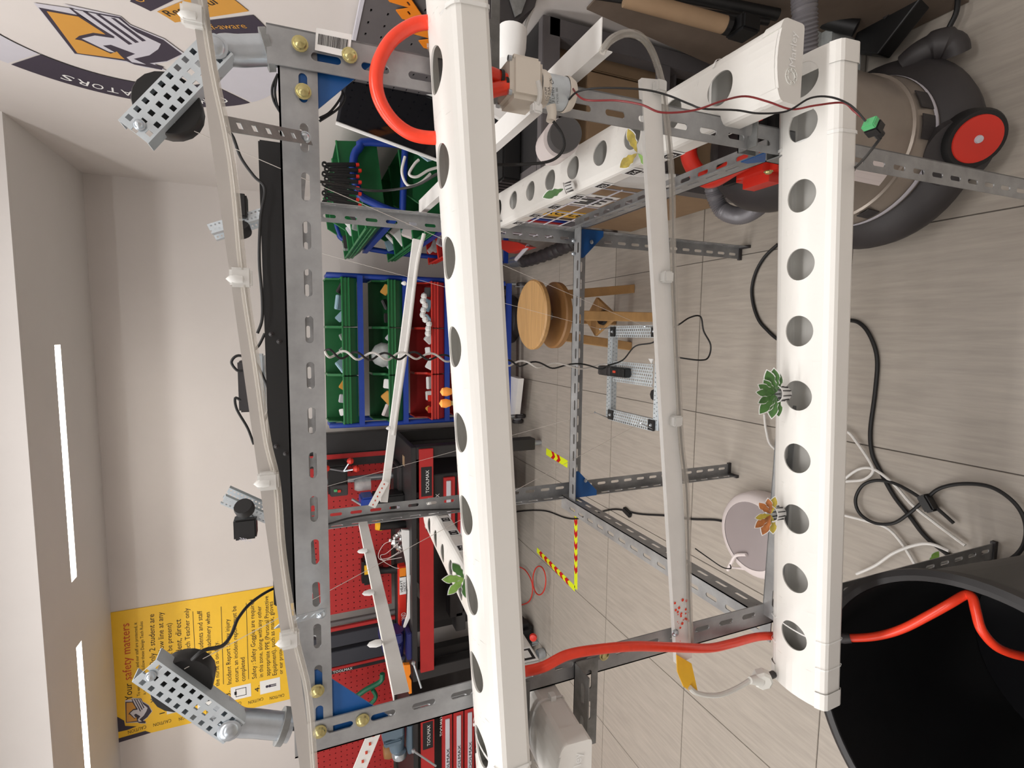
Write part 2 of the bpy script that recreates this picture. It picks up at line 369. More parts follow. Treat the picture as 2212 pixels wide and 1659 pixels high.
lo_, fl_, tie = channel((.311, .559, .808), (-.488, .561, .755), [-.062]+[.1*k for k in range(9)], 'lower white channel with two plant cutouts, in front of the black bin', 'white growing channels of the rack', -.092, .90)
tie(.023); tie(.79, .0012); tie(.835, .0012)
rc_, fr, tie = channel((.362, .608, .9195), (.362, 1.308, .949), [.1*k for k in range(9)], 'white channel receding on the right side, its moulded end cap facing us', 'white growing channels of the rack', -.090, .90)
tie(.018)
lc_, flc, tie = channel((-.562, .654, 1.203), (-.562, 1.454, 1.147), [.1*k for k in range(9)], 'white channel receding on the left side behind the front channel', 'white growing channels of the rack', -.125, .90)
tie(-.045)
# moulded maker's emblem on the two facing caps
for r_, ff, s_ in ((rc_, fr, -.0945), (lc_, flc, -.1295)):
    sgn = 1
    cc = ff(s_, -.018 if r_ is rc_ else -.018, -.028); mb = MB()
    T = Matrix.Translation(cc) @ V((0, -1, 0)).to_track_quat('Z', 'Y').to_matrix().to_4x4()
    for rr in (.0105, .006):
        mb.tube([T @ V((rr*math.cos(k*math.pi/12), rr*math.sin(k*math.pi/12), 0)) for k in range(25)], .0005, 5, cap=False)
    for k in range(8): mb.box((-.0006, .0065, -.0004), (.0006, .010, .0006), T @ Matrix.Rotation(k*math.pi/4, 4, 'Z'))
    mb.build('moulded_emblem', 'cap', r_)
    text('moulded_lettering', 'Marley', ff(s_, -.006, -.034) if ff(s_, 0, 0).x > ff(s_, -.01, 0).x else ff(s_, .038, -.034), ff(s_, .038, -.034) if ff(s_, 0, 0).x > ff(s_, -.01, 0).x else ff(s_, -.006, -.034), (0, -1, 0), 'white', r_, thick=.0006)

# number squares on the side channels
def numtag(root, ff, s_, tt, zt, label, flip, n, a=.014):
    d = (ff(s_+.01, 0, 0)-ff(s_, 0, 0)).normalized(); n = V(n)
    c = ff(s_, tt, zt)+n*.0006; u = d*flip; v = n.cross(u).normalized()
    pl = MB().prism([c-u*.019-v*.014, c+u*.019-v*.014, c+u*.019+v*.014, c-u*.019+v*.014], n*.0003).build('number_label', 'white', root)
    MB().prism([c-u*a-v*.011+n*.0005, c+u*a-v*.011+n*.0005, c+u*a+v*.011+n*.0005, c-u*a+v*.011+n*.0005], n*.0002).build('label_square', 'ink', pl)
    text('number', label, c-u*.0095-v*.006+n*.0007, c+u*.0095-v*.006+n*.0007, n, 'white', pl, h=.012, thick=.0003)
for k, s_ in enumerate((.02, .13, .23, .33, .43, .53, .63, .73)):
    tt = -.0505 if fr(0, -.05, 0).x < fr(0, .05, 0).x else .0505
    numtag(rc_, fr, s_, tt, -.03, str(22+k), -1, (-1, 0, 0))
for k, s_ in enumerate((.80, .70, .60, .50, .40, .30, .20, .06)):
    tt = .0505 if flc(0, .05, 0).x > flc(0, -.05, 0).x else -.0505
    numtag(lc_, flc, s_, tt, -.03, str(13-k if k < 7 else 1), 1, (1, 0, 0))

# ================================================================== GROW LIGHT STRIPS (angle bar + clear tube)
def strip(p0, p1, updir, label, wA=.018, wB=.012, tube=True, r=.0045, toff=None, clips=(), group='white strips round the rack', sg=-1, bm='alu'):
    p0, p1 = V(p0), V(p1); d = (p1-p0).normalized(); n = V(updir); n = (n-d*n.dot(d)).normalized(); s_ = d.cross(n)*sg
    root = thing('angle_strip', label, 'strip', tuple((p0+p1)/2), group)
    mb = MB(); L = (p1-p0).length
    mb.prism([p0, p0+n*wA, p0+n*wA+s_*.0012, p0+s_*.0012], d*L); mb.prism([p0+s_*.0012, p0+n*.0012+s_*.0012, p0+n*.0012+s_*wB, p0+s_*wB], d*L)
    mb.build('angle_bar', bm, root)
    return root, p0, d, L, n, s_
# upper strip in front of the top beam
A0, A1 = P(408, -30, Y=.5), P(652, 1690, Y=.5)
rt, p0, d, L, n, s_ = strip(A0, A1, (0, 0, -1), 'white angle strip with clear tube nearest us, slanting above the top beam', .0115, .006, bm='alu_shaded')  # white bar seen against the light: its shade is put into the grey
tp = [P(x+21, y, Y=.497) for x, y in ((412, -30), (440, 150), (480, 350), (505, 600), (535, 800), (556, 950), (577, 1045), (590, 1200), (618, 1380), (645, 1500), (660, 1690))]
MB().tube(smooth(tp, 5), .0033, 8).build('clear_tube', 'clear', rt, smooth=True)
MB().tube(smooth([p+V((0, -.001, 0)) for p in tp], 5), .0007, 5).build('led_thread', 'wirew', rt, smooth=True)
for x, y in ((400, 25), (505, 598), (565, 1042), (612, 1388)):
    c = P(x+7, y, Y=.492); mb = MB(); mb.bevbox((c.x-.008, c.y+.0, c.z-.011), (c.x+.008, c.y+.011, c.z+.006), .002)
    mb.build('clip', 'clip', rt)
    e = P(x-18, y+4, Y=.494); MB().lathe([(0, -.010), (.0035, -.007), (.004, -.002), (.003, .003), (0, .006)], loc=e+V((0, 0, -.006)), n=10).build('clip_wing', 'clip', rt, smooth=True)
# middle strip
A0, A1 = P(1386, 168, Y=.612), P(1462, 1435, Y=.612)
rt2, p0, d, L, n, s_ = strip(A0, A1, (0, 0, -1), 'wide white angle strip crossing under the middle channel, yellow tape on its end', .031, .008)
tp = [P(x, y, Y=.605) for x, y in ((1429, 175), (1438, 240), (1449, 350), (1453, 450), (1454, 560), (1459, 700), (1466, 850), (1472, 960), (1483, 1060), (1487, 1200), (1489, 1300), (1493, 1390))]
tp = [P(x, y, Y=yy) for x, y, yy in ((1300, 112, .52), (1320, 86, .52), (1352, 72, .53), (1385, 80, .55), (1410, 115, .58))]+tp
MB().tube(smooth(tp, 5), .0044, 8).build('clear_tube', 'clear', rt2, smooth=True)
MB().tube(smooth([p+V((0, -.0005, 0)) for p in tp], 5), .0016, 6).build('led_thread', 'steeld', rt2, smooth=True)
for x, y in ((1425, 185), (1440, 598), (1460, 910)):
    c = P(x+5, y, Y=.600); MB().bevbox((c.x-.008, c.y-.002, c.z-.008), (c.x+.008, c.y+.011, c.z+.008), .002).build('clip', 'clip', rt2)
tp = MB(); e0 = [P(x, y, Y=.608) for x, y in ((1460, 1413), (1492, 1432), (1505, 1490), (1497, 1498), (1475, 1482), (1462, 1450))]
tp.prism(e0, (0, -.002, 0)).build('yellow_tape', 'yel', rt2)
bolt(P(1458, 1367, Y=.612), -Y_, rt2, 'zinc', .005)
mb = MB()
for k in range(26):
    x, y = 1474+random.gauss(0, 7), 1325+random.gauss(0, 22); c = P(x, y, Y=.6108); rr = random.uniform(.0006, .0028)
    mb.lathe([(rr, 0), (rr*.8, .0002), (0, .0003)], n=7, M4=Matrix.Translation(c) @ V((0, -1, 0)).to_track_quat('Z', 'Y').to_matrix().to_4x4())
mb.build('red_paint_stain', 'red', rt2)
# right side, rear and left side strips
rt3, *_ = strip(P(1298, 107, X=.335), P(905, 462, X=.335), (1, 0, 0), 'white angle strip receding on the right, cut end beside the pump', .036, .016, sg=1)
rt4, *_ = strip(P(893, 515, Y=1.375), P(822, 1085, Y=1.375), (0, 0, -1), 'white angle strip across the rear legs before the parts bins', .019, .014)
MB().tube(smooth([P(x, y, Y=1.365) for x, y in ((916, 505), (905, 550), (897, 600), (880, 740), (850, 940))], 5), .005, 8).build('clear_tube', 'wirew', rt4, smooth=True)
rt5, *_ = strip(P(775, 1128, X=-.50), P(850, 1500, X=-.50), (0, 0, -1), 'pale angle strip receding on the left before the red pegboard', .022, .012)
for x, y, r_, X0 in ((785, 1190, rt5, -.495), (798, 1280, rt5, -.495), (812, 1390, rt5, -.495)):
    MB().lathe([(0, -.012), (.005, -.008), (.006, 0), (.004, .01), (0, .014)], loc=P(x, y, X=X0), n=10).build('clip_wing', 'white', r_, smooth=True)
for x, y in ((873, 612), (840, 925)):
    MB().lathe([(0, -.006), (.005, -.004), (.006, 0), (.003, .006), (0, .008)], loc=P(x, y, Y=1.36), n=10).build('clip_wing', 'white', rt4, smooth=True)
for p_, q_, lab in (((833, 1040, 1.36), (803, 1095, 1.36), 'short printed LED tape hanging by the left rear leg'), ((812, 1575, .66), (765, 1690, .66), 'printed LED tape running off the left edge below the front left leg')):
    a, b = P(p_[0], p_[1], Y=p_[2]), P(q_[0], q_[1], Y=q_[2]); dd = (b-a).normalized(); nn = V((0, -1, 0)); ss = dd.cross(nn).normalized(); wd = .010 if p_[2] > 1 else .009
    lt = MB().prism([a-ss*wd, b-ss*wd, b+ss*wd, a+ss*wd], (0, .001, 0)).build('led_tape', 'alu'); tag(lt, lab, 'led tape')
    mb = MB(); L = (b-a).length; k = .008
    while k < L:
        c = a+dd*k; mb.box(tuple(c-V((.002, .0008, .0015))), tuple(c+V((.002, 0, .0015)))); k += .012
    mb.build('printed_marks', 'redink', lt)
# perforated hanger straps
def hanger(pts, wd, m, label, nh, group='perforated straps on the top beam'):
    a, b = V(pts[0]), V(pts[1]); d = (b-a); L = d.length; d.normalize(); nn = V((0, -1, 0)); W = nn.cross(d).normalized()
    mb = MB(); c = L/nh
    plate(mb, a-W*wd/2, d, W, [((k*c, (k+1)*c, 0, wd), [(k*c+c/2+p, wd/2+q) for p, q in ((-.003, -.003), (0, -.003), (.003, -.003), (.003, 0), (.003, .003), (0, .003), (-.003, .003), (-.003, 0))]) for k in range(nh)], .001)
    o = mb.build('hanger_strap', m); tag(o, label, 'strap', group); bolt(b-d*.008+V((0, -.002, 0)), (0, -1, 0), o, 'zinc', .005); return o
hanger((P(462, 263, Y=.512), P(668, 300, Y=.622)), .014, 'steeld', 'perforated steel strap tying the slanting strip to the right of the top beam', 7)
hanger((P(605, 1345, Y=.512), P(698, 1322, Y=.622)), .014, 'zincl', 'perforated steel strap tying the slanting strip to the left of the top beam', 5)

# ================================================================== CORNER SPOOL ARMS
def perf_channel(name, a, b, nrm, wd, depth, parent, m='zincl', pitch=.0115, hs=.0026):
    a, b, nrm = V(a), V(b), V(nrm); d = b-a; L = d.length; d.normalize(); W = nrm.cross(d).normalized(); mb = MB()
    nu = max(1, int(L/pitch)); nv = max(1, round(wd/pitch)); cu, cv = L/nu, wd/nv; cells = []
    for i in range(nu):
        for j in range(nv):
            u, v = (i+.5)*cu, (j+.5)*cv; off = (cu*.25 if j % 2 else -cu*.25); u += off
            cells.append(((i*cu, (i+1)*cu, j*cv, (j+1)*cv), [(u+p*hs, v+q*hs) for p, q in ((-1, -1), (0, -1), (1, -1), (1, 0), (1, 1), (0, 1), (-1, 1), (-1, 0))]))
    plate(mb, a-W*wd/2, d, W, cells, .0012)
    for s2 in (-1, 1):
        e = a+W*(s2*wd/2); mb.prism([e, e-nrm*depth, e-nrm*depth+W*s2*-.0012, e-W*s2*.0012], d*L)
    return mb.build(name, m, parent)
def arm(p_base, p_elbow, p_tip, Yp, lab, side, disc, wire):
    b, e, t = P(*p_base, Y=Yp), P(*p_elbow, Y=Yp), P(*p_tip, Y=Yp)
    root = thing('spool_arm', lab, 'bracket', tuple(b), 'cable spool arms on the front corners')
    MB().tube(smooth([b, b+(e-b)*.55, e, e+(t-e)*.22], 5), .0155, 18).build('elbow_pipe', 'zinc', root, smooth=True)
    dd = (e-b).normalized(); MB().cyl(b-dd*.006, b+dd*.001, .021, n=24).build('flange_plate', 'steeld', root, smooth=True); MB().cyl(b-dd*.012, b-dd*.007, .017, n=24).build('flange_plate', 'zinc', root, smooth=True)
    MB().cyl(b-dd*.03, b-dd*.012, .004, n=10).build('stud', 'dgrey', root)
    perf_channel('perforated_channel', e-V((0, .019, 0)), t-V((0, .019, 0)), (0, -1, 0), .030, .022, root)
    bolt(e+(t-e)*.06-V((0, .021, 0)), (0, -1, 0), root, 'zinc', .010); bolt(t-(t-e)*.07-V((0, .021, 0)), (0, -1, 0), root, 'zinc', .0045)
    c = P(*disc, Y=Yp+.004)
    sp = MB().lathe([(0, -.012), (.030, -.012), (.031, -.010), (.031, .010), (.030, .012), (0, .012)], n=20, M4=Matrix.Translation(c) @ V((0, -1, 0)).to_track_quat('Z', 'Y').to_matrix().to_4x4()).build('spool', 'black', root, smooth=True)
    return root
arm((572, 108), (480, 112), (300, 300), .65, 'zinc elbow arm with black spool on the right front corner, before the round emblem', 1, (366, 232), None)
arm((606, 1568), (510, 1558), (322, 1425), .65, 'zinc elbow arm with black spool on the left front corner, before the yellow board', -1, (398, 1468), None)

# black square bar on top of the rack
bar = MB().bevbox((-.440, .88, 1.503), (.287, .92, 1.541), .002).build('black_bar', 'black'); tag(bar, 'long black square bar lying across the rack behind the top beam', 'bar')
bolt(P(586, 722, Y=.88), -Y_, bar, 'dgrey', .003); bolt(P(603, 738, Y=.88), -Y_, bar, 'dgrey', .003); bolt(P(597, 964, Y=.88), -Y_, bar, 'dgrey', .003); bolt(P(617, 980, Y=.88), -Y_, bar, 'dgrey', .003)
# rear motor units
def motor_unit(pa, pb, Yp, box, lab, dark, wheel):
    a, b = P(*pa, Y=Yp), P(*pb, Y=Yp)
    root = thing('motor_unit', lab, 'motor', tuple(b), 'motor units standing on the rear of the rack')
    perf_channel('perforated_channel', b, a, V((0, -.9, .1 if dark else -.1)).normalized(), .022, .02, root, pitch=.009, hs=.002)
    q0 = a+V((0, -.0, .0)); perf_channel('perforated_channel', b+V((.0, .06, 0)), a+V((.0, .06, 0)), V((0, -1, 0)), .03, .02, root, pitch=.009, hs=.002)
    x0, y0, x1, y1 = box; c0, c1 = P(x0, y1, Y=Yp-.02), P(x1, y0, Y=Yp-.02)
    bx = MB().bevbox((min(c0.x, c1.x), Yp-.02, min(c0.z, c1.z)), (max(c0.x, c1.x), Yp+.03, max(c0.z, c1.z)), .004).build('motor_case', 'black', root)
    c = P(*wheel, Y=Yp-.03)
    MB().lathe([(0, -.012), (.02, -.012), (.022, -.006), (.022, .006), (.02, .012), (0, .012)], n=16, M4=Matrix.Translation(c) @ V((.7, -.6, .2)).to_track_quat('Z', 'Y').to_matrix().to_4x4()).build('wheel', 'rubber', root, smooth=True)
    return root
mu = motor_unit((452, 495), (598, 450), 1.38, (490, 418, 532, 466), 'small black motor on a perforated strip above the right rear leg', 1, (520, 497))
mu = motor_unit((482, 1080), (585, 1125), 1.38, (505, 1120, 553, 1170), 'small black motor on a perforated strip above the left rear leg', 0, (528, 1098))
tx = text('printed_lettering', 'v-tec', P(545, 1165, Y=1.355), P(518, 1160, Y=1.355), (0, -1, 0), 'lgrey', mu, thick=.003)
# controller pack in the middle of the black bar
ctl = thing('controller_pack', 'cream perforated plate and black wiring pack on the middle of the black bar', 'controller', tuple(P(585, 840, Y=.98)))
perf_channel('perforated_plate', P(578, 770, Y=.97), P(582, 882, Y=.97), V((0, -1, 0)), .03, .01, ctl, 'white', pitch=.009, hs=.0022)
MB().bevbox(*[tuple(p) for p in (lambda a, b: (V((min(a.x, b.x), .985, min(a.z, b.z))), V((max(a.x, b.x), 1.02, max(a.z, b.z)))))(P(512, 780, Y=.985), P(550, 890, Y=.985))], .003).build('control_box', 'dgrey', ctl)
MB().bevbox(*[tuple(p) for p in (lambda a, b: (V((min(a.x, b.x), .965, min(a.z, b.z))), V((max(a.x, b.x), 1.0, max(a.z, b.z)))))(P(548, 765, Y=.965), P(575, 895, Y=.965))], .003).build('control_box', 'zincl', ctl)
for k, pts in enumerate((((572, 720), (560, 745), (545, 765), (562, 800), (580, 840)), ((548, 778), (515, 768), (500, 782), (512, 800), (525, 800)), ((520, 865), (508, 860), (512, 885), (535, 925), (548, 960)), ((590, 870), (575, 900), (560, 935)))):
    cable('wire', [P(x, y, Y=.955) for x, y in pts], .0022, 'rubber', parent=ctl)
cable('power_cable', [P(x, y, Y=.86) for x, y in ((475, 280), (500, 290), (520, 340), (548, 380), (572, 408), (563, 470), (560, 560), (566, 640), (566, 690), (556, 720))], .0022, 'rubber', 'thin black cable looping from the right spool along the black bar', 'cable')
cable('power_cable', [P(x, y, Y=yy) for x, y, yy in ((415, 1425, .63), (440, 1405, .63), (480, 1395, .66), (500, 1370, .7), (515, 1335, .75), (545, 1300, .8), (590, 1272, .9), (640, 1262, .92))], .0022, 'rubber', 'thin black cable curving from the left spool across the yellow board', 'cable')
for k, pts in enumerate((((600, 160), (588, 190), (592, 220), (610, 250)), ((598, 165), (594, 200), (602, 235), (625, 262)), ((690, 255), (715, 240), (740, 200), (720, 175), (700, 178)), ((690, 262), (730, 235), (745, 210), (735, 190)), ((685, 230), (712, 205), (722, 180)))):
    cable('signal_wire', [P(x, y, Y=.70) for x, y in pts], .0014, 'rubber', 'thin dark jumper wires looped by the top right corner', 'wire', group='jumper wires at the top right corner')
cable('power_cable', [P(x, y, Y=yy) for x, y, yy in ((690, 392, .9), (740, 400, 1.0), (800, 412, 1.0), (850, 410, .98), (900, 400, .9), (940, 378, .75), (960, 370, .64))], .0022, 'rubber', 'thin black cable hanging in a shallow arc before the green bins', 'cable')
cable('power_cable', [P(x, y, Y=yy) for x, y, yy in ((1195, 262, .56), (1214, 290, .56), (1218, 320, .56), (1195, 345, .57), (1150, 354, .58), (1068, 356, .60))], .0018, 'rubber', 'thin black cable curving below the pump to the middle channel', 'cable')
cable('power_cable', [P(x, y, Y=1.35) for x, y in ((700, 1135), (760, 1118), (830, 1108), (900, 1103), (980, 1100), (1050, 1098))], .0025, 'rubber', 'thin black cable running down the left rear leg', 'cable')

# ================================================================== PUMP, HOSES, WIRES
pump = thing('water_pump', 'frosted white and silver water pump strapped to the right front leg', 'pump', tuple(P(1160, 200, Y=.57)))
ax0, ax1 = P(1088, 178, Y=.575), P(1233, 207, Y=.575); ad = (ax1-ax0).normalized(); AL = (ax1-ax0).length
Ra = ad.to_track_quat('Z', 'Y').to_matrix().to_4x4(); T = Matrix.Translation(ax0) @ Ra
MB().bevbox((-.0235, -.0235, 0), (.0235, .0235, AL*.46), .005, T).build('pump_head', 'frost', pump, smooth=True)
for sx in (-.018, .018):
    for sy in (-.018, .018):
        MB().cyl(T @ V((sx, sy, -.002)), T @ V((sx, sy, .002)), .003, n=10).build('screw', 'zinc', pump)
MB().lathe([(.021, AL*.46), (.021, AL*.55), (.019, AL*.56), (.019, AL*.60)], n=28, M4=T).build('pump_collar', 'frost', pump, smooth=True)
sv = MB().lathe([(.0185, AL*.58), (.0185, AL*.88)], n=28, M4=T).build('motor_label', 'zincl', pump, smooth=True)
MB().lathe([(.0195, AL*.88), (.02, AL*.92), (.017, AL*1.0), (0, AL*1.0)], n=28, M4=T).build('motor_end', 'frost', pump, smooth=True)
lb = P(1190, 160, Y=.553); 
for k, (s_, a, b) in enumerate((('CE', (1197, 180), (1190, 168)), ('DC PUMP', (1183, 218), (1180, 185)), ('12V 0.5A', (1190, 222), (1188, 188)), ('3 L/MIN', (1198, 222), (1196, 190)), ('MODEL 385', (1206, 224), (1204, 190)))):
    text('label_lettering', s_, P(*a, Y=.5555), P(*b, Y=.5555), (0, -1, 0), 'ink', pump)
cable('strap', [P(x, y, Y=.551) for x, y in ((1162, 175), (1166, 195), (1165, 215), (1160, 228))], .003, 'clip', parent=pump)
MB().bevbox(*[tuple(v) for v in (lambda c: (c-V((.006, .006, .006)), c+V((.006, .006, .006))))(P(1158, 235, Y=.555))], .002).build('strap_buckle', 'white', pump)
MB().tube([P(1190, 228, Y=.565), P(1193, 245, Y=.565), P(1190, 262, Y=.565)], [.006, .0055, .006], 10).build('outlet_nozzle', 'frost', pump, smooth=True)
rj = V((0, 0, 0))
hs = thing('red_hose', 'translucent red hose loop standing up from the middle channel to the pump', 'hose', tuple(P(935, 45, Y=.6)))
MB().tube(smooth([P(x, y, Y=yy) for x, y, yy in ((965, 50, .58), (932, 48, .60), (892, 55, .605), (848, 85, .605), (820, 130, .605), (812, 175, .605), (822, 220, .605), (850, 262, .605), (890, 290, .605), (938, 298, .60), (975, 292, .59))], 6), .0075, 12).build('hose_tube', 'red', hs, smooth=True)
hs2 = thing('red_hose', 'short red hose ends clamped with black ties to the pump head', 'hose', tuple(P(1078, 180, Y=.57)))
MB().tube(smooth([P(x, y, Y=.568) for x, y in ((1040, 165), (1058, 160), (1082, 170), (1098, 178))], 5), .0078, 12).build('hose_tube', 'red', hs2, smooth=True)
MB().tube(smooth([P(x, y, Y=.565) for x, y in ((1045, 205), (1062, 196), (1085, 190), (1100, 188))], 5), .0078, 12).build('hose_tube', 'red', hs2, smooth=True)
for x, y in ((1082, 168), (1092, 184)):
    c = P(x, y, Y=.566); MB().lathe([(.0085, -.002), (.0088, 0), (.0085, .002)], n=14, M4=Matrix.Translation(c) @ Ra).build('zip_tie', 'black', hs2, smooth=True)
hz = thing('red_hose', 'long red hose curving from the middle channel down into the black bin', 'hose', tuple(P(1400, 1400, Y=.57)))
MB().tube(smooth([P(x, y, Y=yy) for x, y, yy in ((1100, 1455, .60), (1135, 1450, .60), (1175, 1440, .59), (1225, 1415, .585), (1290, 1403, .58), (1370, 1396, .58), (1450, 1398, .585), (1530, 1400, .60), (1580, 1390, .61), (1640, 1375, .62), (1700, 1374, .62), (1790, 1377, .60), (1850, 1378, .57), (1900, 1373, .54), (1950, 1358, .51), (2005, 1330, .48), (2050, 1305, .46), (2085, 1285, .45), (2100, 1290, .44), (2108, 1320, .43), (2120, 1360, .42), (2150, 1395, .41), (2190, 1413, .40), (2240, 1422, .39))], 6), .007, 12).build('hose_tube', 'red', hz, smooth=True)
MB().lathe([(.009, -.01), (.010, 0), (.0085, .012)], n=12, M4=Matrix.Translation(P(1822, 1378, Y=.585)) @ (P(1850, 1378, Y=.57)-P(1800, 1377, Y=.60)).to_track_quat('Z', 'Y').to_matrix().to_4x4()).build('hose_sleeve', 'dgrey', hz, smooth=True)
YW = .49
cable('pump_wire', [P(x, y, Y=yy) for x, y, yy in ((1229, 215, .56), (1250, 197, .54), (1300, 190, .52), (1385, 193, .50), (1440, 205, .49), (1490, 225, .48), (1520, 235, .47), (1590, 238, .46), (1640, 245, .45), (1700, 240, .44), (1750, 212, .43), (1795, 210, .42), (1838, 228, .41), (1870, 262, .40))], .0011, 'rubber', 'thin black pump wire twisting over the right end of the channels', 'wire')
cable('pump_wire', [P(x, y, Y=yy) for x, y, yy in ((1235, 188, .56), (1262, 215, .53), (1330, 217, .51), (1385, 226, .49), (1430, 243, .48), (1500, 238, .47), (1560, 218, .46), (1610, 208, .46), (1660, 220, .45), (1710, 236, .44), (1760, 228, .43), (1820, 222, .42), (1845, 240, .41), (1870, 260, .40))], .0011, 'wredw', 'thin red pump wire twisting over the right end of the channels', 'wire')
con = thing('wire_connector', 'small green and black screw connector hanging before the vacuum cleaner', 'connector', tuple(P(1885, 275, Y=.40)))
cdir = (P(1912, 305, Y=.40)-P(1875, 262, Y=.40)).normalized(); T = Matrix.Translation(P(1876, 263, Y=.40)) @ cdir.to_track_quat('Z', 'Y').to_matrix().to_4x4()
MB().bevbox((-.007, -.006, 0), (.007, .006, .007), .001, T).build('terminal_block', 'ledgreen', con); MB().bevbox((-.0075, -.0065, .007), (.0075, .0065, .018), .001, T).build('connector_body', 'black', con)
MB().cyl(T @ V((0, 0, .018)), T @ V((0, 0, .025)), .005, n=12).build('connector_boot', 'black', con)
cable('adapter_cable', [P(x, y, Y=yy) for x, y, yy in ((1902, 298, .40), (1885, 320, .42), (1860, 350, .48), (1830, 375, .55), (1780, 400, .62))], .0017, 'rubber', 'thin dark adapter cable from the green connector to behind the channel', 'cable')

# ================================================================== SUSPENDED FRAME
FZ = .60
fc = [P(1322, 708, Z=FZ), P(1422, 706, Z=FZ), P(1418, 905, Z=FZ), P(1312, 900, Z=FZ)]
fx0, fx1, fy0, fy1 = -.252, .028, 1.125, 1.355
sus = thing('hanging_frame', 'rectangular zinc perforated frame hanging on nylon lines inside the rack', 'frame', (-.11, 1.24, FZ-.02))
dn = V((0, 0, 1))
perf_channel('side_channel', (fx1-.012, fy0+.01, FZ), (fx1-.012, fy1-.01, FZ), dn, .034, .012, sus, pitch=.0095, hs=.0026)
perf_channel('side_channel', (fx0+.012, fy0+.01, FZ), (fx0+.012, fy1-.01, FZ), dn, .034, .012, sus, pitch=.0095, hs=.0026)
perf_channel('cross_plate', (-.105, fy0+.02, FZ-.004), (-.105, fy1-.02, FZ-.004), dn, .062, .004, sus, pitch=.0095, hs=.0026)
for y in (fy0, fy1):
    perf_channel('long_channel', (fx0, y, FZ-.002), (fx1, y, FZ-.002), dn, .02, .022, sus, pitch=.012, hs=.0015)
    perf_channel('long_channel', (fx0, y-.011, FZ-.012), (fx1, y-.011, FZ-.012), V((0, -1, 0)), .02, .004, sus, pitch=.0115, hs=.0019)
for x in (fx0+.012, fx1-.012):
    for y in (fy0+.012, fy1-.02):
        MB().bevbox((x-.015, y-.014, FZ+.001), (x+.015, y+.014, FZ+.004), .001).build('corner_block', 'black', sus); bolt((x, y, FZ+.004), (0, 0, 1), sus, 'zinc', .004)
bat = thing('battery_box', 'black battery box with red mark lying across the hanging frame', 'battery', (-.105, 1.30, FZ+.004))
MB().bevbox((-.118, 1.24, FZ-.002), (-.09, 1.385, FZ+.022), .003).build('battery_case', 'black', bat)
MB().bevbox((-.1185, 1.31, FZ-.001), (-.0895, 1.384, FZ+.0226), .003).build('battery_cover', 'dgrey', bat)
MB().bevbox((-.107, 1.285, FZ+.022), (-.1, 1.30, FZ+.0235), .0005).build('red_mark', 'redink', bat)
mb = MB(); mb.lathe([(0, 0), (.018, 0), (.02, .012), (.016, .03), (0, .03)], loc=(-.16, 1.16, FZ-.05), n=8).build('gripper_wheel', 'rubber', sus)
MB().lathe([(.004, 0), (.011, 0), (.011, .004), (.004, .004)], loc=(-.045, 1.15, FZ-.03), n=16).build('hook_ring', 'white', sus, smooth=True)
MB().prism([(-.075, 1.17, FZ-.02), (-.06, 1.185, FZ-.02), (-.06, 1.165, FZ-.02)], (0, 0, .003)).build('hook_plate', 'white', sus)
rings = [P(1296, 711, Z=FZ+.02), P(1392, 705, Z=FZ+.02), P(1285, 891, Z=FZ+.02), P(1383, 914, Z=FZ+.02)]
corners = [V((fx1, fy1, FZ)), V((fx1, fy0, FZ)), V((fx0, fy1, FZ)), V((fx0, fy0, FZ))]
for rg, cn in zip(rings, corners):
    MB().tube([cn, rg], .0013, 6).build('wire_outrigger', 'steeld', sus); MB().lathe([(0, -.003), (.004, 0), (0, .003)], loc=rg, n=8).build('eyelet', 'zinc', sus)
src = [P(520, 500, Y=1.36), P(366, 260, Y=.64), P(528, 1100, Y=1.36), P(398, 1445, Y=.64)]
labs = ['nylon line from the right rear motor to the hanging frame', 'nylon line from the right front spool to the hanging frame', 'nylon line from the left rear motor to the hanging frame', 'nylon line from the left front spool to the hanging frame']
for a, b, l in zip(src, rings, labs): cable('nylon_line', [a, b], .00042, 'line', l, 'line', n=5, k=1)
# coiled supply cable: black and white strands twisted
def twist(pts, r, R_, turns, m, ph, label):
    pts = smooth(pts, 14); out = []; n_ = len(pts)
    for i, p in enumerate(pts):
        t = (pts[min(i+1, n_-1)]-pts[max(i-1, 0)]).normalized(); a = t.cross(Y_).normalized(); q = 2*math.pi*turns*i/n_+ph
        out.append(p+a*(R_*math.sin(q))+Y_*(R_*math.cos(q)))
    tag(MB().tube(out, r, 7).build('coiled_cable', m, smooth=True), label, 'cable')
tp = [P(x, y, Y=yy) for x, y, yy in ((700, 762, .98), (760, 768, 1.0), (830, 770, 1.02), (900, 768, 1.05), (975, 775, 1.08), (1060, 782, 1.12), (1120, 785, 1.16), (1200, 790, 1.2), (1310, 792, 1.26))]
twist(tp, .0022, .007, 9, 'rubber', 0, 'black strand of the coiled cable hanging to the battery box')
twist(tp, .0022, .007, 9, 'wirew', 2.6, 'pale strand of the coiled cable hanging before the parts bins')
cable('battery_lead', [P(x, y, Y=yy) for x, y, yy in ((1310, 790, 1.28), (1345, 778, 1.27), (1372, 748, 1.25), (1410, 740, 1.2), (1430, 720, 1.15), (1465, 702, 1.1), (1490, 686, 1.1), (1513, 684, 1.1), (1520, 715, 1.1), (1535, 745, 1.1), (1530, 772, 1.1), (1512, 778, 1.1), (1470, 773, 1.13), (1425, 765, 1.18))], .0022, 'rubber', 'black lead looping out beyond the wide strip from the battery box', 'cable')

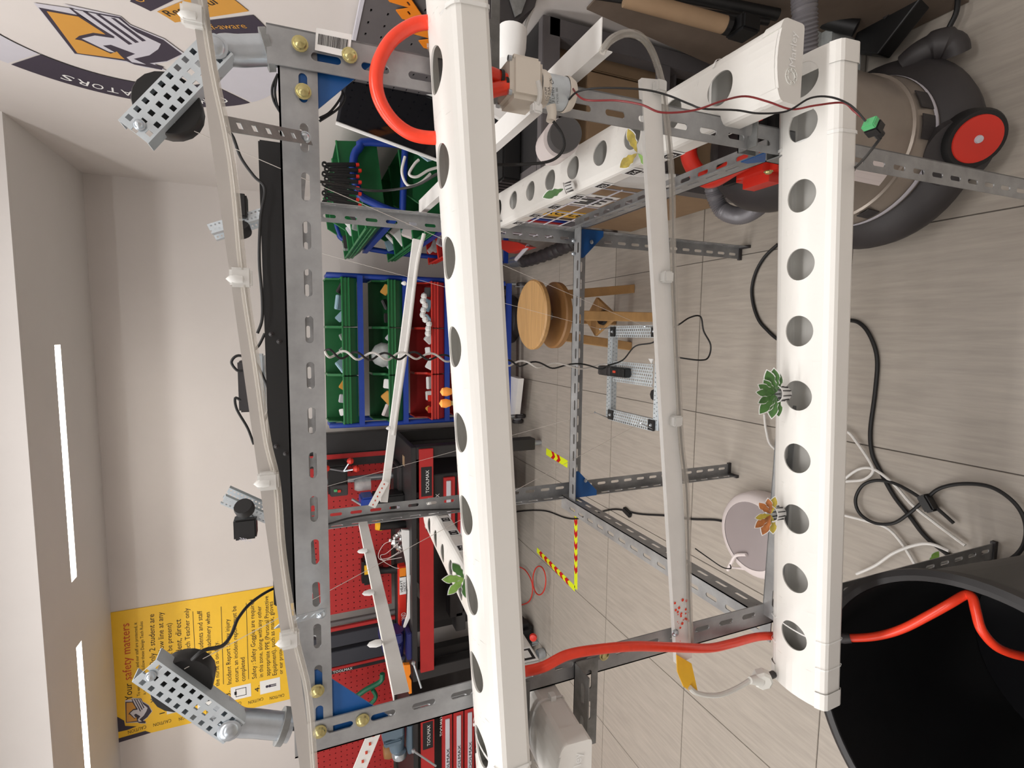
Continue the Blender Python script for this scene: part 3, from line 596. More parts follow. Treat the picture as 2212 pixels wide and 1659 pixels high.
# ================================================================== PLANT CUTOUTS
def plant(root_p, up, n, r, m1, m2, lab, count, cup=True, tilt=0, seed=1, group='paper plant cutouts', cs=1.):
    rnd = random.Random(seed); p = V(root_p); up = V(up).normalized(); n = V(n).normalized(); s_ = up.cross(n).normalized()
    root = thing('plant_cutout', lab, 'plant', tuple(p), group)
    h = .022*cs if cup else 0
    if cup:
        T = Matrix.Translation(p) @ up.to_track_quat('Z', 'Y').to_matrix().to_4x4()
        MB().lathe([(0, 0), (.0075*cs, 0), (.0085*cs, .002), (.0105*cs, h*.9), (.0125*cs, h*.92), (.0125*cs, h)], n=18, M4=T).build('net_cup', 'white', root, smooth=True)
        mb = MB()
        for k in range(9):
            q = 2*math.pi*k/9; Rz = T @ Matrix.Rotation(q, 4, 'Z'); mb.box((.0082*cs, -.0008, .004), (.0105*cs, .0008, h*.8), Rz)
        mb.build('cup_slots', 'inside', root)
    base = p+up*h
    for k in range(count):
        a = (k/(count-1)-.5)*math.pi*1.15 if count > 1 else 0
        a += rnd.uniform(-.1, .1); L = r*rnd.uniform(.75, 1.05); wd = L*.28
        d = (up*math.cos(a)+s_*math.sin(a)); wv = d.cross(n); st = base+n*(.0006*(k % 4))
        pts = []
        for j in range(9):
            t = j/8; ww = wd*math.sin(math.pi*min(1, t*1.02))**.7*(.35+.65*t)*(1+.18*math.sin(j*2.6)); pts.append((t, ww))
        for grow, mm, off, nm in ((1.0, 'white', 0, 'paper_edge'), (.86, m1 if k % 3 else m2, .0008, 'leaf')):
            poly = [st+d*(L*t*(1 if grow == 1 else .95)+.001)+wv*(w_*grow)+n*off for t, w_ in pts]+[st+d*(L*t*(1 if grow == 1 else .95)+.001)-wv*(w_*grow)+n*off for t, w_ in pts[::-1]][1:-1]
            MB().prism(poly, n*.0005).build(nm, mm, root)
    return root
facing = V((0, -.75, .65))
plant(P(1701, 850, Z=.785), (0, .08, 1), facing, .042, 'leaf', 'leaf', 'green lettuce cutout in a white net cup on the lower channel', 11, seed=3, cs=1.15)
plant(P(1690, 1107, Z=.768), (0, .08, 1), facing, .036, 'brownl', 'yleaf', 'rust brown lettuce cutout in a white net cup on the lower channel', 7, seed=5, cs=1.1)
plant(P(1240, 400, Z=.938), (-.1, .3, .3), (-.5, -.4, .8), .05, 'leafl', 'leaf', 'fallen net cup with a thin wilted green leaf on the right channel', 1, seed=8, cs=1.)
pl = plant(P(1378, 330, Z=.93), (-.15, .8, .1), (-.5, -.3, .8), .05, 'yleaf', 'leafl', 'yellowing fallen leaf cutout lying on the right channel', 3, cup=False, seed=9)
plant(P(1003, 1248, Y=.85), (.12, 0, 1), (0, -1, .2), .045, 'leafl', 'leaf', 'bright green leaf bunch cutout rising behind the middle channel', 5, cup=False, seed=11)
plant(P(2005, 1222, Z=.12), (.3, 0, 1), (0, -.8, .6), .05, 'leafl', 'leafl', 'small green leaf cutout lying between the bin and the steel foot', 3, cup=False, seed=12)
for k, (x, y) in enumerate(((968, 846), (966, 871))):
    t = thing('indicator_bulb', ['upper of two amber bulbs peeping over the middle channel', 'lower of two amber bulbs peeping over the middle channel'][1-k], 'bulb', tuple(P(x, y, Y=.64)))
    MB().lathe([(0, -.004), (.004, -.003), (.006, .003), (.005, .009), (0, .012)], loc=P(x+2, y, Y=.64), n=12).build('bulb_globe', 'copper', t, smooth=True)
    MB().cyl(P(x+8, y, Y=.64)-V((0, 0, .004)), P(x+8, y, Y=.64), .003, n=8).build('bulb_base', 'brass', t)

# ================================================================== BLACK BIN
BC = V((-.592, .382, 0)); BR, BH = .247, .60
bn = thing('round_bin', 'large round black plastic bin with red hose inside, lower corner', 'bin', (BC.x, BC.y, 0))
MB().lathe([(0, 0), (BR*.8, 0), (BR*.82, .01), (BR*.955, BH-.05), (BR*.97, BH-.045), (BR*.97, BH-.03)], loc=(BC.x, BC.y, 0), n=72).build('bin_wall', 'black', bn, smooth=True)
MB().lathe([(BR*.925, BH-.002), (BR*.92, BH-.05), (BR*.79, .03), (0, .028)], loc=(BC.x, BC.y, 0), n=72).build('bin_inside', 'black', bn, smooth=True)
MB().lathe([(BR*.925, BH-.006), (BR*.93, BH), (BR*.965, BH+.003), (BR, BH-.001), (BR*1.0, BH-.014), (BR*.985, BH-.016), (BR*.985, BH-.03), (BR*.95, BH-.032)], loc=(BC.x, BC.y, 0), n=96).build('rim', 'blackm', bn, smooth=True)
wa = MB().lathe([(0, .16), (BR*.82, .16)], loc=(BC.x, BC.y, 0), n=48).build('water', mat('dark_water', (4, 4, 7), .08, spec=.3), bn)

# ================================================================== FLOOR CABLES, GREY ROUND UNIT, PLUG
cable('floor_cable', [P(x, y, Z=.006) for x, y in ((1680, 528), (1652, 555), (1632, 590), (1624, 630), (1632, 675), (1652, 708), (1700, 740), (1770, 700), (1832, 692), (1862, 702), (1884, 735), (1895, 780), (1890, 850), (1880, 930), (1884, 980), (1900, 1015), (1930, 1070), (1965, 1115), (2000, 1160), (2050, 1200), (2110, 1245), (2140, 1260))], .0055, 'rubber', 'thick black power cable lying on the tiles, looping past the lower channel', 'cable')
cable('floor_cable', [P(x, y, Z=.016) for x, y in ((2060, 1130), (2020, 1095), (1995, 1080), (1960, 1058), (1925, 1042), (1890, 1038), (1862, 1050), (1848, 1080), (1858, 1110), (1890, 1130), (1930, 1130), (1965, 1108), (2000, 1078), (2030, 1055), (2080, 1045), (2140, 1052), (2190, 1085), (2215, 1130), (2210, 1180), (2175, 1212), (2120, 1220), (2080, 1210))], .0045, 'rubber', 'black cable tied in a figure eight on the tiles beside the bin', 'cable')
tb = MB(); c = P(2005, 1087, Z=.02); T = Matrix.Translation(c) @ Matrix.Rotation(.6, 4, 'Z'); tb.bevbox((-.022, -.012, -.014), (.022, .012, .016), .004, T)
tag(tb.build('cable_tie_block', 'black'), 'black ferrite block clamped on the figure eight cable', 'cable clamp')
for lab, pts in (('white cable curling on the tiles behind the lower channel', ((1651, 895), (1655, 930), (1668, 965), (1720, 990), (1780, 930), (1826, 931), (1850, 955), (1880, 1000), (1885, 1020), (1865, 1036), (1830, 1040), (1780, 1045))),
                 ('white cable stretching across the black loops toward the steel foot', ((1800, 1060), (1830, 1030), (1860, 1012), (1890, 1015), (1930, 1045), (1970, 1090), (2020, 1130), (2060, 1160), (2085, 1178))),
                 ('white cable sweeping from the lower channel toward the bin rim', ((1780, 1100), (1820, 1112), (1870, 1125), (1915, 1140), (1945, 1170), (1968, 1205), (1985, 1235))),
                 ('pale grey cable arching over the bin side near the steel foot', ((1850, 1240), (1890, 1222), (1930, 1195), (1975, 1178), (2010, 1175), (2050, 1190)))):
    cable('white_cable', [P(x, y, Z=.022 if 'pale' in lab else .014) for x, y in pts], .004, 'wirew', lab, 'cable')
cable('floor_cable', [P(x, y, Z=.005) for x, y in ((1100, 1108), (1140, 1103), (1180, 1104), (1220, 1118), (1248, 1120), (1290, 1108), (1330, 1100), (1380, 1110), (1440, 1114), (1490, 1121), (1545, 1123), (1570, 1130), (1592, 1141), (1620, 1150))], .0045, 'rubber', 'thin black cable lying on the tiles over the hazard tape to the round unit', 'cable')
MBo = MB().bevbox((-.03, -.014, 0), (.03, .014, .018), .004, Matrix.Translation(P(1358, 1106, Z=.0)) @ Matrix.Rotation(1.3, 4, 'Z')).build('inline_switch', 'rubber'); tag(MBo, 'small black inline switch on the thin floor cable', 'switch')
uc = P(1636, 1155, Z=.05); ru = thing('round_floor_unit', 'pale pink round drum shaped unit on the tiles under the rack', 'appliance', (uc.x, uc.y, 0))
MB().lathe([(0, 0), (.135, 0), (.145, .006), (.148, .02), (.145, .06), (.135, .075), (.115, .082)], loc=(uc.x, uc.y, 0), n=48).build('unit_body', 'whitep', ru, smooth=True)
MB().lathe([(.116, .080), (.112, .080), (.105, .082), (0, .084)], loc=(uc.x, uc.y, 0), n=48).build('unit_top', mat('unit_grey', (150, 140, 140), .5), ru, smooth=True)
MB().tube(smooth([P(x, y, Z=.09) for x, y in ((1612, 1198), (1590, 1200), (1580, 1215), (1572, 1232))], 4), .006, 8).build('cable_gland', 'whitep', ru, smooth=True)
cable('white_cable', [P(x, y, Z=.06) for x, y in ((1575, 1225), (1600, 1228), (1625, 1232), (1655, 1234), (1700, 1236))], .004, 'whitep', 'white cable leaving the round unit toward the lower channel', 'cable')
pg = thing('power_plug', 'pale round power plug hanging below the lower channel left end', 'plug', tuple(P(1645, 1468, Y=.6)))
pc = P(1647, 1467, Y=.60); MB().lathe([(0, -.012), (.012, -.012), (.016, -.008), (.016, .006), (.012, .010), (0, .010)], n=8, M4=Matrix.Translation(pc) @ V((0, -1, .6)).to_track_quat('Z', 'Y').to_matrix().to_4x4()).build('plug_body', 'cap', pg)
MB().tube([pc+V((0, 0, .006)), P(1620, 1470, Y=.602)], [.010, .006], 12).build('plug_collar', 'cap', pg, smooth=True)
MB().tube(smooth([P(x, y, Y=.604) for x, y in ((1622, 1468), (1595, 1485), (1560, 1500), (1530, 1502), (1503, 1496), (1490, 1485))], 5), .004, 8).build('plug_cable', 'cap', pg, smooth=True)
MB().tube([pc, P(1672, 1456, Y=.60)], [.006, .006], 8).build('plug_pin', 'dgrey', pg)
cable('zip_tie', [P(x, y, Y=yy) for x, y, yy in ((1502, 1185, .8), (1530, 1205, .8), (1560, 1225, .78), (1578, 1228, .78), (1577, 1220, .78))], .0012, 'rubber', 'thin black wire along the left lower beam of the rack', 'wire')
# hazard tape on the tiles
def hazard(a, b, lab, wd=.05):
    a, b = P(*a, Z=0), P(*b, Z=0); d = (b-a); L = d.length; d.normalize(); s_ = d.cross(Z_)
    o = MB().prism([a-s_*wd/2, b-s_*wd/2, b+s_*wd/2, a+s_*wd/2], (0, 0, .0008)).build('hazard_tape', 'tapey'); tag(o, lab, 'floor tape', 'hazard tape on the tiles')
    mb = MB(); k = .02
    while k < L-.07:
        for sg in (-1, 1):
            q = [a+d*(k)+s_*0, a+d*(k+.035), a+d*(k+.035-.022)+s_*sg*wd/2, a+d*(k-.022+.0)+s_*sg*wd/2]
            if k-.022 > 0: mb.prism(q if sg < 0 else q[::-1], (0, 0, .0012))
        k += .072
    mb.build('red_chevrons', 'taper', o)
hazard((1244, 1065), (1244, 1272), 'long red and yellow hazard tape running from the rear leg to the tape corner', .036)
hazard((1242, 1272), (1160, 1188), 'slanting red and yellow hazard tape leading under the workbench', .036)
hazard((1180, 975), (1226, 1003), 'short red and yellow hazard tape ending at the rear left corner of the rack', .045)

# ================================================================== STOOL
sx, sy = .09, 2.0
stl = thing('wooden_stool', 'light wooden stool with two round discs and four square legs', 'stool', (sx, sy, 0))
MB().lathe([(0, .545), (.14, .545), (.148, .552), (.148, .566), (.142, .572), (0, .572)], loc=(sx, sy, 0), n=56).build('seat', 'wood', stl, smooth=True)
MB().lathe([(0, .44), (.13, .44), (.142, .447), (.142, .468), (.135, .474), (0, .474)], loc=(sx, sy, 0), n=56).build('lower_disc', 'woodd', stl, smooth=True)
MB().cyl((sx, sy, .47), (sx, sy, .548), .02, n=20).build('screw_post', 'zinc', stl, smooth=True)
feet = [P(1366, 624, Z=0), P(1436, 686, Z=0), P(1360, 748, Z=0), V((.08, 2.22, 0))]
for f_ in feet:
    t_ = V((sx+(f_.x-sx)*.62, sy+(f_.y-sy)*.62, .445)); dd = (t_-f_).normalized(); a = V((.020, 0, 0)); b = V((0, .020, 0))
    m_ = MB(); m_.add([f_-a-b, f_+a-b, f_+a+b, f_-a+b, t_-a-b, t_+a-b, t_+a+b, t_-a+b], [(3, 2, 1, 0), (4, 5, 6, 7), (0, 1, 5, 4), (1, 2, 6, 5), (2, 3, 7, 6), (3, 0, 4, 7)]); m_.build('leg', 'wood', stl, bevel=.003)
sh = [feet[i].lerp(V((sx, sy, .445)), .32) for i in range(4)]; shz = .20
MB().prism([(p.x+(sx-p.x)*.05, p.y, shz) for p in (sh[0], sh[1], sh[2], sh[3])], (0, 0, .016)).build('stretcher_board', 'wood', stl, bevel=.002)
tag(MB().lathe([(0, 0), (.03, 0), (.034, .006), (.03, .02), (.012, .024), (0, .024)], loc=(.085, 1.98, shz+.016), n=20).build('rubber_puck', 'black', smooth=True), 'small round black puck lying on the stool board', 'puck')

# ================================================================== BLUE BIN TROLLEYS
def parts_bin(lab, group, m, mb_, W, H, D, T4, items=True, seed=0, short=''):
    """scoop fronted bin: local x width, y depth(front is -y), z up"""
    root = thing('parts_bin', lab, 'bin', tuple(T4 @ V((0, 0, 0))), group); q = lambda *p: T4 @ V(p)
    mb = MB(); t = .004; w2 = W/2
    side = [(0, 0), (D, 0), (D, H), (D*.45, H), (D*.28, H*.55), (-.03, H*.55), (-.03, H*.30)]
    for s_ in (-1, 1):
        x = s_*w2; mb.prism([q(x, y, z) for y, z in side][::s_], T4.to_3x3() @ V((-s_*t, 0, 0)))
    mb.add([q(-w2, 0, 0), q(w2, 0, 0), q(w2, D, 0), q(-w2, D, 0), q(-w2, D, H), q(w2, D, H), q(w2, -.03, H*.30), q(-w2, -.03, H*.30), q(w2, -.03, H*.55), q(-w2, -.03, H*.55)], [(0, 1, 2, 3), (3, 2, 5, 4), (0, 7, 6, 1), (7, 9, 8, 6)])
    mb.build('bin_shell', m, root)
    r_ = MB()
    for s_ in (-1, 1):
        r_.tube([q(s_*w2, D, H), q(s_*w2, D*.45, H), q(s_*w2, D*.28, H*.55), q(s_*w2, -.03, H*.55)], .005, 6)
    r_.tube([q(-w2, -.03, H*.55), q(w2, -.03, H*.55)], .006, 6); r_.tube([q(-w2, -.03, H*.3), q(w2, -.03, H*.3)], .004, 6); r_.tube([q(-w2, -.032, H*.42), q(w2, -.032, H*.42)], .003, 6)
    r_.build('bin_rim', mb_, root)
    if items:
        rnd = random.Random(seed)
        for k in range(items):
            c = q(-w2*.6+w2*1.2*k/(items-1), rnd.uniform(.03, D*.35), H*.42+rnd.uniform(0, .02)); sz = rnd.uniform(.02, .045)
            mm = rnd.choice(('white', 'lgrey', 'skyb', 'bag', 'dgrey', 'gold', 'whitep')); Rr = Matrix.Translation(c) @ Matrix.Rotation(rnd.uniform(-.8, .8), 4, 'Y') @ Matrix.Rotation(rnd.uniform(-.5, .8), 4, 'X')
            o = MB().bevbox((-sz, -sz*.3, -sz*.6), (sz, sz*.3, sz*.8), .004, Rr).build('small_packet', mm)
            tag(o, '%s packet at the %s of the %s' % ({'white': 'white', 'lgrey': 'grey', 'skyb': 'pale blue', 'bag': 'clear', 'dgrey': 'dark', 'gold': 'tan', 'whitep': 'pinkish'}[mm], (('left', 'right') if items == 2 else ('left', 'centre', 'right'))[k], short), 'packet', 'packets inside the parts bins')
    return root
def caster(c, lab, parent):
    m_ = MB(); c = V(c); m_.lathe([(.012, -.012), (.032, -.012), (.036, -.006), (.036, .006), (.032, .012), (.012, .012)], n=24, M4=Matrix.Translation(c+V((0, 0, .036))) @ Matrix.Rotation(math.pi/2, 4, 'Y')); w_ = m_.build('caster_wheel', 'dgrey', parent, smooth=True)
    MB().lathe([(.011, -.013), (.020, -.0135), (.020, .0135), (.011, .013)], n=20, M4=Matrix.Translation(c+V((0, 0, .036))) @ Matrix.Rotation(math.pi/2, 4, 'Y')).build('hub_ring', 'lgrey', w_, smooth=True)
    MB().bevbox((c.x-.02, c.y-.012, .036), (c.x-.015, c.y+.02, .09), .001).build('fork', 'zinc', w_); MB().cyl((c.x, c.y, .085), (c.x, c.y, .12), .01, n=12).build('stem', 'zinc', w_)
tr = thing('bin_trolley', 'blue tubular trolley facing us with three rows of parts bins', 'trolley', (-.11, 3.42, 0))
tx_0, tx_1, tyf = -.565, .355, 3.33
for x in (tx_0, tx_1):
    MB().tube(smooth([(x, tyf-.02, .16), (x, tyf-.01, 1.2), (x, tyf+.03, 1.28), (x, tyf+.12, 1.30), (x, tyf+.2, 1.27), (x, tyf+.22, 1.15), (x, tyf+.3, .16)], 5), .017, 10).build('side_tube', 'blue', tr, smooth=True)
rows = [(1.145, 'green', 'greenb', 'top'), (.872, 'green', 'greenb', 'middle'), (.60, 'redm', 'redp', 'third'), (.33, 'redm', 'redp', 'lowest')]
for z, *_ in rows:
    MB().box((tx_0, tyf-.055, z-.040), (tx_1, tyf-.03, z-.008)).build('rail', 'blue', tr)
for k, (x, y) in enumerate(((tx_0, 3.30), (tx_1, 3.30), (tx_0, 3.62), (tx_1, 3.62))): caster((x, y, 0), '', tr)
MB().box((tx_0, 3.28, .12), (tx_1, 3.31, .15)).build('rail', 'blue', tr); MB().box((tx_0, 3.60, .12), (tx_1, 3.63, .15)).build('rail', 'blue', tr)
colw = (tx_1-tx_0-.03)/3
for ri, (z, m1, m2, nm) in enumerate(rows):
    for c_ in range(3):
        x = tx_1-.015-colw*(c_+.5); T4 = Matrix.Translation((x, tyf-.04, z-.006)) @ Matrix.Rotation(.05, 4, 'X')
        parts_bin('%s parts bin, %s row of the blue trolley, %s' % ({'green': 'green', 'redm': 'red'}[m1], nm, ('rightmost, by the gap', 'in the middle column', 'leftmost, by the black cabinet')[c_]), 'parts bins on the trolley facing us', m1, m2, colw-.006, .165, .24, T4, items=3 if ri < 3 else 0, seed=ri*3+c_, short=('%s row %s bin of the blue trolley' % (nm, ('right', 'middle', 'left')[c_])))
tag(MB().lathe([(0, 0), (.05, .005), (.075, .03), (.08, .06), (.06, .10), (.03, .12), (0, .125)], loc=(-.13, 3.33, .93), n=9).build('plastic_bag', 'bag', smooth=True), 'crumpled clear bag bulging out of the middle green bin', 'bag')
mb = MB(); rnd = random.Random(4)
for k in range(9): c = P(918+rnd.uniform(-6, 10), 640+k*10, Y=3.25); mb.lathe([(0, -.02), (.02, -.012), (.024, 0), (.016, .014), (0, .02)], loc=c, n=7)
tag(mb.build('crumpled_tissue', 'white', smooth=True), 'crumpled white cloth in the right bin of the red row', 'cloth')
for k, (y,) in enumerate(((860,), (885,))):
    c = P(931, y, Y=3.28); tag(MB().bevbox(tuple(c-V((.02, .01, .02))), tuple(c+V((.02, .01, .02))), .002).build('small_box', 'redp'), ['small red carton in the left red bin, nearer the middle', 'small red carton in the left red bin, nearer the cabinet'][k], 'box')
# second trolley, against the right wall, facing left
tr2 = thing('bin_trolley', 'blue tubular trolley turned sideways by the right wall with green bins', 'trolley', (.68, 2.85, 0))
for y in (2.33, 3.36):
    MB().tube(smooth([(.50, y, .16), (.52, y, .95), (.57, y, 1.19), (.62, y, 1.235), (.70, y, 1.25), (.78, y, 1.225), (.82, y, 1.1), (.855, y, .16)], 5), .017, 10).build('side_tube', 'blue', tr2, smooth=True)
    MB().tube([(.53, y, 1.045), (.82, y, 1.03)], .015, 10).build('cross_tube', 'blue', tr2, smooth=True)
for z in (1.10, .84, .58): MB().box((.50, 2.33, z-.035), (.52, 3.36, z-.005)).build('rail', 'blue', tr2)
for y in (2.33, 3.36): MB().box((.50, y-.012, .12), (.86, y+.012, .15)).build('rail', 'blue', tr2)
for (x, y) in ((.5, 2.33), (.5, 3.36), (.84, 2.33), (.84, 3.36)): caster((x, y, 0), '', tr2)
RZ90 = Matrix.Rotation(-math.pi/2, 4, 'Z')
for ri, (z, m1, m2, nm) in enumerate(((1.11, 'green', 'greenb', 'top'), (.85, 'green', 'greenb', 'second'), (.59, 'redm', 'redp', 'third'))):
    for c_ in range(4):
        T4 = Matrix.Translation((.50, 2.48+.25*c_, z)) @ RZ90 @ Matrix.Rotation(.12, 4, 'X')
        parts_bin('%s parts bin, %s row of the sideways trolley, %s' % ({'green': 'green', 'redm': 'red'}[m1], nm, ('nearest us', 'second from us', 'third from us', 'nearest the back wall')[c_]), 'parts bins on the sideways trolley', m1, m2, .243, .165, .33, T4, items=2, seed=40+ri*4+c_, short=('%s row %s bin of the sideways trolley' % (nm, ('nearest', 'second', 'third', 'farthest')[c_])))
# row of black clamps hanging by the top row
for k in range(9):
    c = P(722+(k % 2)*5, 356+k*11, Y=2.27); t = MB(); R_ = Matrix.Translation(c) @ Matrix.Rotation(math.radians(-8+k*2), 4, 'Y')
    t.bevbox((-.007, -.01, -.085), (.007, .01, .03), .003, R_); t.lathe([(.005, 0), (.011, 0), (.011, .012), (.005, .012)], n=12, M4=R_ @ Matrix.Translation((0, 0, .038)) @ Matrix.Rotation(math.pi/2, 4, 'X')); t.bevbox((-.014, -.008, -.05), (-.004, .008, .01), .002, R_)
    cl = t.build('spring_clamp', 'black'); tag(cl, 'black spring clamp, %s in the row counted from the glossy panel' % ('first', 'second', 'third', 'fourth', 'fifth', 'sixth', 'seventh', 'eighth', 'ninth')[k], 'clamp', 'black spring clamps in a row')
    MB().bevbox((-.007, -.011, -.098), (.004, .011, -.085), .001, R_).build('red_tip', 'redp', cl)

# ================================================================== RIGHT WORKBENCH
DX0, DX1, DY0, DY1, DZ = .47, .885, 1.36, 2.26, .842
wb = thing('grey_workbench', 'grey steel workbench on the right side loaded with tools and boxes', 'workbench', (.68, 1.9, 0))
for x in (DX0, DX1-.05):
    for y in (DY0, DY1-.05): MB().bevbox((x, y, 0), (x+.05, y+.05, DZ-.02), .002).build('leg', 'grey', wb)
MB().bevbox((DX0, DY0, DZ-.055), (DX1, DY0+.03, DZ), .002).build('end_rail', 'grey', wb); MB().bevbox((DX0, DY0+.03, DZ-.055), (DX0+.03, DY1, DZ), .002).build('side_rail', 'grey', wb)
MB().bevbox((DX0+.03, DY0+.03, DZ-.012), (DX1, DY1, DZ-.002), .001).build('bench_top', 'blackm', wb)
MB().bevbox((DX0-.004, DY0+.05, .32), (DX0+.02, DY1-.05, .385), .002).build('shelf_rail', 'grey', wb); MB().bevbox((DX0+.05, DY0, .40), (DX1-.05, DY0+.025, .44), .002).build('cross_rail', 'grey', wb)
MB().bevbox((DX0+.02, DY0+.03, .352), (DX1, DY1-.05, .362), .001).build('shelf', 'grey', wb)
for x, y in ((1505, 75), (1489, 85)): bolt(P(x, y, Y=DY0-.001), -Y_, wb, 'zinc', .007)
for z_, y_ in ((.12, DY0), (.16, DY0)): bolt((DX0+.02, y_-.001, z_), -Y_, wb, 'zinc', .006)
# wire mesh side
cg = thing('wire_mesh_panel', 'white wire mesh side panel of the grey workbench', 'mesh panel', (DX0-.005, 1.9, .25)); 
for k in range(8): MB().cyl((DX0-.008, 1.42+k*.11, .38), (DX0-.008, 1.42+k*.11, .77), .0025, n=6).build('wire', 'lgrey', cg)
for k in range(6): MB().cyl((DX0-.008, 1.41, .39+k*.07), (DX0-.008, 2.22, .39+k*.07), .0025, n=6).build('wire', 'lgrey', cg)
def carton(lo, hi, lab, m='card'):
    o = thing('cardboard_box', lab, 'box', ((lo[0]+hi[0])/2, (lo[1]+hi[1])/2, lo[2])); MB().bevbox(lo, hi, .003).build('carton', m, o)
    MB().box((lo[0], (lo[1]+hi[1])/2-.02, hi[2]), (hi[0], (lo[1]+hi[1])/2+.02, hi[2]+.0008)).build('packing_tape', 'woodd', o); return o
b1 = carton((.49, 1.42, .364), (.80, 1.95, .66), 'brown box marked fragile on the bench shelf behind the mesh')
tpz = MB().box((.4885, 1.83, .37), (.4895, 1.92, .655)).build('warning_tape', 'yel', b1); text('tape_lettering', 'FRAGILE', (.488, 1.895, .645), (.488, 1.895, .40), (-1, 0, 0), 'ink', b1, h=.05)
MB().box((.4885, 1.58, .42), (.4895, 1.72, .58)).build('shipping_label', 'white', b1)
mb = MB()
for k in range(6): mb.box((.487, 1.60+k*.018, .44+.02*(k % 2)), (.4885, 1.61+k*.018, .51+.02*(k % 3)))
mb.build('label_print', 'ink', b1)
carton((.50, 1.45, .002), (.84, 2.1, .30), 'flat brown box on the floor under the bench shelf')
for k, (m_, lab) in enumerate((('dgrey', 'dark grey folder standing behind the mesh'), ('black', 'black folder standing behind the mesh'), ('blue', 'blue folder standing behind the mesh'), ('redm', 'red folder standing behind the mesh beside the blue one'), ('lgrey', 'pale grey folder standing behind the mesh'), ('redp', 'bright red folder standing at the far end behind the mesh'))):
    tag(MB().bevbox((.50, 1.965+k*.039, .364), (.64, 1.995+k*.039, .66), .003).build('folder', m_), lab, 'folder', 'folders behind the mesh')
kb = thing('tool_case', 'black hard case standing open under the bench top', 'case', (.68, 1.62, .45))
MB().bevbox((.50, 1.50, .665), (.80, 1.92, .82), .01).build('case_shell', 'black', kb); MB().bevbox((.55, 1.495, .675), (.60, 1.5, .81), .001).build('yellow_panel', 'yel', kb); MB().bevbox((.62, 1.495, .69), (.66, 1.5, .81), .001).build('yellow_panel', 'yel', kb); text('case_lettering', 'TOOLS', (.59, 1.494, .69), (.59, 1.494, .80), (0, -1, 0), 'ink', kb)
pp = thing('paper_packet', 'long white paper packet lying on the bench shelf top', 'packet', (.52, 1.55, .47)); MB().prism([P(x, y, X=.455) for x, y in ((1290, 392), (1340, 380), (1460, 385), (1458, 404), (1400, 410), (1340, 404))], (.012, 0, 0)).build('packet_body', 'white', pp, bevel=.002)
carton((.66, 1.96, .364), (.88, 2.20, .80), 'tall brown box standing far back under the bench top')
carton((.815, 1.44, .364), (.882, 1.88, .80), 'narrow brown box standing by the wall under the bench top')
tag(MB().prism([(.80, .78, .003), (.80, 1.30, .003), (.888, 1.30, .74), (.888, .78, .74)], (.006, 0, 0)).build('wall_shade_sheet', 'wall_shade'), 'added brown sheet for the shade on the right wall behind the vacuum tubes', 'cardboard')  # added sheet, its brown stands in for shade on wall and floor
# items on the bench top
rk = thing('ribbed_case', 'black ribbed electronics case lying on the bench top edge', 'case', (.55, 1.9, DZ))
MB().bevbox((.475, 1.50, DZ), (.80, 2.20, DZ+.06), .006).build('case_body', 'black', rk)
mb = MB()
for k in range(22): mb.box((.472, 1.52+k*.03, DZ+.004), (.476, 1.535+k*.03, DZ+.056))
mb.build('cooling_ribs', 'dgrey', rk)
rl = thing('paper_roll', 'white paper roll beside the pump, its open end toward us', 'roll', tuple(P(1215, 300, Y=.95)))
a, b = P(1192, 320, Y=1.02), P(1222, 290, Y=.86); Tq = Matrix.Translation(a) @ (b-a).to_track_quat('Z', 'Y').to_matrix().to_4x4(); L = (b-a).length
MB().lathe([(.022, 0), (.035, 0), (.035, L*.75), (.022, L*.75)], n=28, M4=Tq).build('roll_body', 'whitep', rl, smooth=True)
MB().lathe([(0, 0), (.022, 0), (.03, L*.95), (.029, L*1.02), (0, L*1.02)], n=28, M4=Tq).build('roll_core', 'inside', rl, smooth=True)
gt = thing('white_spool', 'rounded white spool standing behind the middle channel', 'spool', tuple(P(1095, 130, Y=1.0)))
a, b = P(1098, 145, Y=1.0), P(1108, 60, Y=1.0); MB().tube([a, a.lerp(b, .06), a.lerp(b, .5), a.lerp(b, .94), b], [.016, .027, .031, .029, .018], 22).build('spool_body', 'white', gt, smooth=True)
tag(MB().prism([P(x, y, Y=1.05) for x, y in ((1060, 218), (1118, 232), (1090, 262), (1062, 245))], (0, .01, 0)).build('white_sheet', 'white'), 'white paper sheet beside the pump on the bench', 'paper')
# wall pegboard and orange rail, dark glossy panel
pb = thing('grey_pegboard', 'grey slotted pegboard standing on the workbench by the right wall', 'pegboard', (.88, 1.7, .9))
mb = MB(); cells = []
for i in range(16):
    for j in range(9):
        u, v = i*.06, j*.045; cells.append(((u, u+.06, v, v+.045), stadium(u+.03, v+.0225, .014, .006, 8)))
plate(mb, (.875, 1.25, .90), (0, 1, 0), (0, 0, 1), cells, .003); mb.build('panel', 'grey', pb)
MB().box((.872, 1.25, 1.305), (.886, 2.21, 1.315)).build('panel_edge', 'lgrey', pb)
MB().box((.884, 1.25, .90), (.888, 2.21, 1.305)).build('panel_back', 'inside', pb)
orr = thing('orange_rail', 'orange perforated rail fixed upright across the grey pegboard', 'rail', (.87, 1.7, .95))
o0, o1 = P(835, -40, X=.866), P(945, 115, X=.866); dd = (o1-o0); L = dd.length; dn_ = dd.normalized(); W_ = V((1, 0, 0)).cross(dn_).normalized()
mb = MB(); nc = 9; cl = L/nc
plate(mb, o0-W_*.03, dn_, W_, [((k*cl, (k+1)*cl, 0, .06), stadium((k+.5)*cl, .03 if k % 2 else .014, cl*.5, .006, 8)) for k in range(nc)], .003); mb.build('rail_body', 'orange', orr)
pan = thing('glossy_panel', 'dark glossy acrylic panel with white edges leaning behind the red hose', 'panel', tuple(P(850, 250, Y=1.9)))
